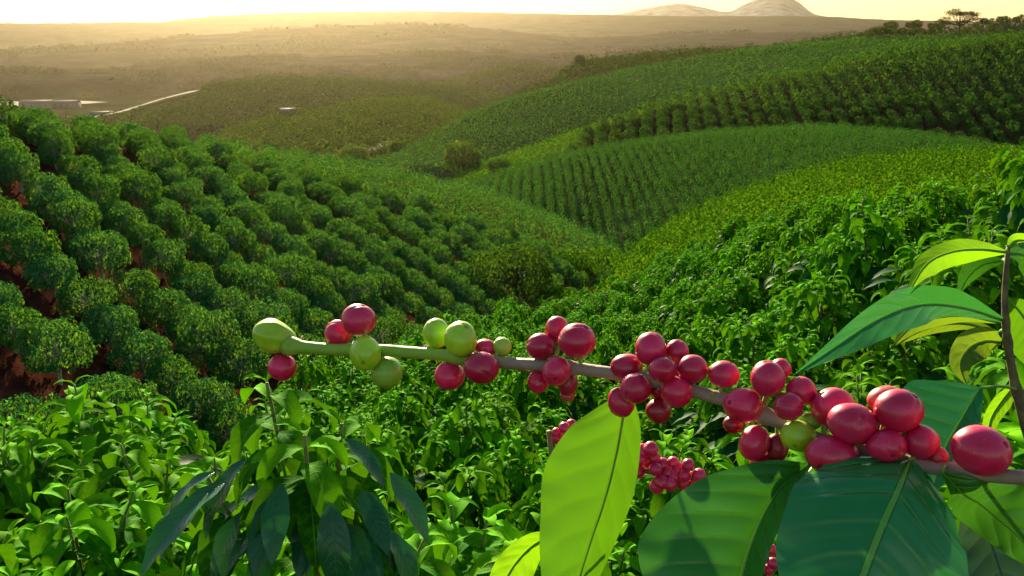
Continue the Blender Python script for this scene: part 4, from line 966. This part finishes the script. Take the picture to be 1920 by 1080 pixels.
add_leaf(shoot, 'leaf_dark2', [(1880,600,.64),(1810,580,.62),(1725,574,.595),(1642,604,.57),(1560,655,.55),(1487,704,.535)], [(0,4),(.12,16),(.3,33),(.5,36),(.72,24),(.9,9),(1,0)], [(0,4),(.12,12),(.3,30),(.5,42),(.72,32),(.9,12),(1,0)], label='long glossy green leaf pointing left', attach=sq(602), rl=20, rr=18, nv=10, seed=12, wave=2.5, quilt=1.4) if False else None
M['leaf_glossy'] = leaf_mat('close_leaf_glossy', (0.008, 0.21, 0.055), (0.014, 0.25, 0.06), back=(.14, .26, .03), trans=(.10, .42, .03), tw=.22, rough=.24, spec=.6, veins=.4, nveins=10, vein_col=(.06, .25, .05), bump=.5, vary=.1)
M['leaf_olive'] = leaf_mat('close_leaf_olive', (0.07, 0.15, 0.008), (0.10, 0.19, 0.01), trans=(.26, .40, .01), tw=.4, rough=.5, spec=.3, veins=.4, nveins=10, vein_col=(.14, .26, .03), bump=.4, vary=.1)
add_leaf(shoot, 'leaf_glossy', [(1880,600,.64),(1810,578,.62),(1725,572,.595),(1642,602,.57),(1560,655,.55),(1487,704,.535)], [(0,4),(.12,16),(.3,33),(.5,36),(.72,24),(.9,9),(1,0)], [(0,4),(.12,12),(.3,22),(.5,40),(.72,34),(.9,12),(1,0)], label='long glossy green leaf pointing left', attach=sq(602), rl=20, rr=14, nv=10, seed=12, wave=2.5, quilt=1.4)
add_leaf(shoot, 'leaf_olive', [(1872,604,.65),(1810,592,.645),(1745,598,.635),(1700,620,.62),(1672,650,.61)], [(0,3),(.2,9),(.5,13),(.8,9),(1,0)], [(0,3),(.2,11),(.5,17),(.8,12),(1,0)], label='olive underside of a leaf seen edge on', attach=sq(606), rl=-20, rr=-20, nv=9, seed=13, wave=1)
add_leaf(shoot, 'leaf_olive', [(1872,625,.66),(1815,607,.67),(1755,610,.675),(1705,630,.68),(1680,648,.68)], [(0,3),(.2,9),(.5,12),(.8,8),(1,0)], [(0,3),(.2,9),(.5,15),(.8,10),(1,0)], attach=sq(626), rl=-20, rr=-10, nv=9, seed=14, wave=1)
add_leaf(shoot, 'leaf_mid', [(1880,488,.66),(1845,495,.67),(1815,520,.68),(1798,552,.685)], [(0,3),(.25,16),(.55,20),(.8,12),(1,0)], [(0,3),(.25,12),(.55,15),(.8,8),(1,0)], attach=sq(490), rl=10, rr=-40, nv=8, seed=15, wave=1.5)
add_leaf(shoot, 'leaf_olive', [(1878,642,.65),(1845,640,.64),(1815,655,.63),(1800,688,.62),(1812,722,.615)], [(0,4),(.2,24),(.5,30),(.8,18),(1,0)], [(0,4),(.2,20),(.5,34),(.8,24),(1,0)], attach=sq(642), rl=15, rr=10, nv=8, seed=16, wave=2)
add_leaf(shoot, 'leaf_mid', [(1890,475,.645),(1918,478,.65),(1950,510,.655),(1970,570,.66)], [(0,4),(.25,22),(.55,28),(1,0)], [(0,4),(.25,24),(.55,30),(1,0)], attach=sq(480), rl=10, rr=-15, nv=9, seed=17, wave=1.5)
add_leaf(shoot, 'leaf_light', [(1888,560,.645),(1912,585,.65),(1938,635,.655),(1960,720,.66)], [(0,4),(.25,32),(.55,42),(1,0)], [(0,4),(.25,30),(.55,40),(1,0)], label='pale backlit leaf at the right edge', attach=sq(556), rl=10, rr=-5, nv=9, seed=18, wave=1.5)
add_leaf(shoot, 'leaf_young', [(1890,466,.645),(1902,452,.65),(1925,452,.655),(1950,470,.66)], [(0,3),(.35,13),(.7,11),(1,0)], [(0,3),(.35,13),(.7,11),(1,0)], attach=sq(436), rl=10, rr=10, nv=8, seed=19, wave=1)
add_leaf(shoot, 'leaf_matte', [(1838,728,.47),(1806,782,.468),(1772,842,.463),(1745,930,.455)], [(0,8),(.08,52),(.25,112),(.5,118),(.8,60),(1,0)], [(0,5),(.1,16),(.3,30),(.55,38),(.8,24),(1,0)], label='dark matte leaf behind the cherries', attach=sq(728), rl=8, rr=20, nv=8, seed=20, wave=2) if 'leaf_matte' in M else add_leaf(shoot, 'leaf_dark', [(1838,728,.47),(1806,782,.468),(1772,842,.463),(1745,930,.455)], [(0,8),(.08,52),(.25,112),(.5,118),(.8,60),(1,0)], [(0,5),(.1,16),(.3,30),(.55,38),(.8,24),(1,0)], label='dark matte leaf behind the cherries', attach=sq(735), rl=8, rr=20, nv=8, seed=20, wave=2)
add_leaf(shoot, 'leaf_young', [(1905,720,.66),(1880,750,.665),(1858,785,.67),(1850,830,.67)], [(0,3),(.35,14),(.7,12),(1,0)], [(0,3),(.35,18),(.7,14),(1,0)], attach=sq(715), rl=10, rr=10, nv=8, seed=21, wave=1)

# small bunches of red cherries further back among the bushes
def bunch(uvs, d, px, label, seed):
    rg = np.random.default_rng(seed); uvs = np.array(uvs, float); c = P(uvs[:, 0].mean(), uvs[:, 1].mean(), d); x, y = c[0], c[1]
    gz = float(height(np.array([x]), np.array([y]))[0]); base = np.array([x+.05, y+.12, gz-.03])
    e = empty('fruiting_twig', base, label, 'coffee branch', 'small bunches of red cherries')
    o_ = np.argsort(uvs[:, 0]); path = [base, base*.4+c*.6 + CR*.03, P(uvs[o_[0], 0]-15, uvs[o_[0], 1]-4, d+.012)] if len(uvs) < 8 else [base, P(uvs[o_[-1], 0]+30, uvs[o_[-1], 1]+25, d+.02), c+CF*.012, P(uvs[o_[0], 0]-10, uvs[o_[0], 1]-4, d+.012)]
    g = Geo(); g.add(*tube(smooth_path(path, 24), np.linspace(.006, .003, 24), 8))
    for u, v in uvs:
        s = px*rg.uniform(.88, 1.12); dd = d + rg.uniform(-.012, .012); cc = P(u, v, dd)
        V, Q, t, mi = cherry_mesh(cc, s, s*rg.uniform(.95, 1.08), rg.uniform(-30, 30), dd, rg.normal(size=3)*.5 - CF, seed*50+int(u))
        o = link('cherry', mesh_np('cherry', V, Q, [M['red'], M['navel']], tint=t, midx=mi), e); o.location = cc-base
        g.add(*tube([cc, cc+CF*.008+CU*.003, c*.3+cc*.7+CF*.014], [.0012, .0013, .0015], 6))
    st = link('stem', g.mesh('stem', [M['twig']]), e); st.location = -base
bunch([(1046,822),(1058,802),(1071,797),(1044,812),(1062,818),(1078,806)], 1.12, 21, 'little bunch of red cherries just left of the light green leaf', 41)
bunch([(1204,846),(1220,842),(1198,862),(1214,864),(1197,884),(1229,880),(1241,872),(1262,868),(1290,872),(1251,886),(1240,904),(1232,912),(1262,894),(1283,892),(1272,880),(1257,908),(1280,906),(1311,892),(1322,906),(1300,912),(1344,908),(1356,906),(1332,914),(1316,920),(1226,858),(1302,928)], 1.08, 27, 'long bunch of small red cherries right of the light green leaf', 42)
bunch([(1477,952),(1462,968),(1455,945),(1470,985)], 1.0, 27, 'few red cherries in the gap between the folded leaf and the large dark leaf', 43)
bunch([(1432,1046),(1446,1030),(1450,1056),(1426,1066),(1440,1068)], 1.0, 21, 'red cherries low in the shade beside the large dark leaf', 44)

# ------------------------------------------------------------------ haze
def haze():
    x0, x1, y0, y1, z0, z1 = -12500, 12500, -12500, 12500, -160, 260
    V = [(x, y, z) for z in (z0, z1) for x, y in ((x0, y0), (x1, y0), (x1, y1), (x0, y1))]
    Q = [(0, 3, 2, 1), (4, 5, 6, 7), (0, 1, 5, 4), (1, 2, 6, 5), (2, 3, 7, 6), (3, 0, 4, 7)]
    m, n = new_mat('haze'); o = N(n, 'ShaderNodeOutputMaterial'); v = N(n, 'ShaderNodeVolumePrincipled')
    v.inputs['Color'].default_value = (1.0, .84, .56, 1); v.inputs['Density'].default_value = HAZE; v.inputs['Anisotropy'].default_value = .85
    n.links.new(v.outputs[0], o.inputs['Volume'])
    h = link('haze', mesh_np('haze', V, Q, m, smooth=False)); tag(h, kind='stuff')
haze()
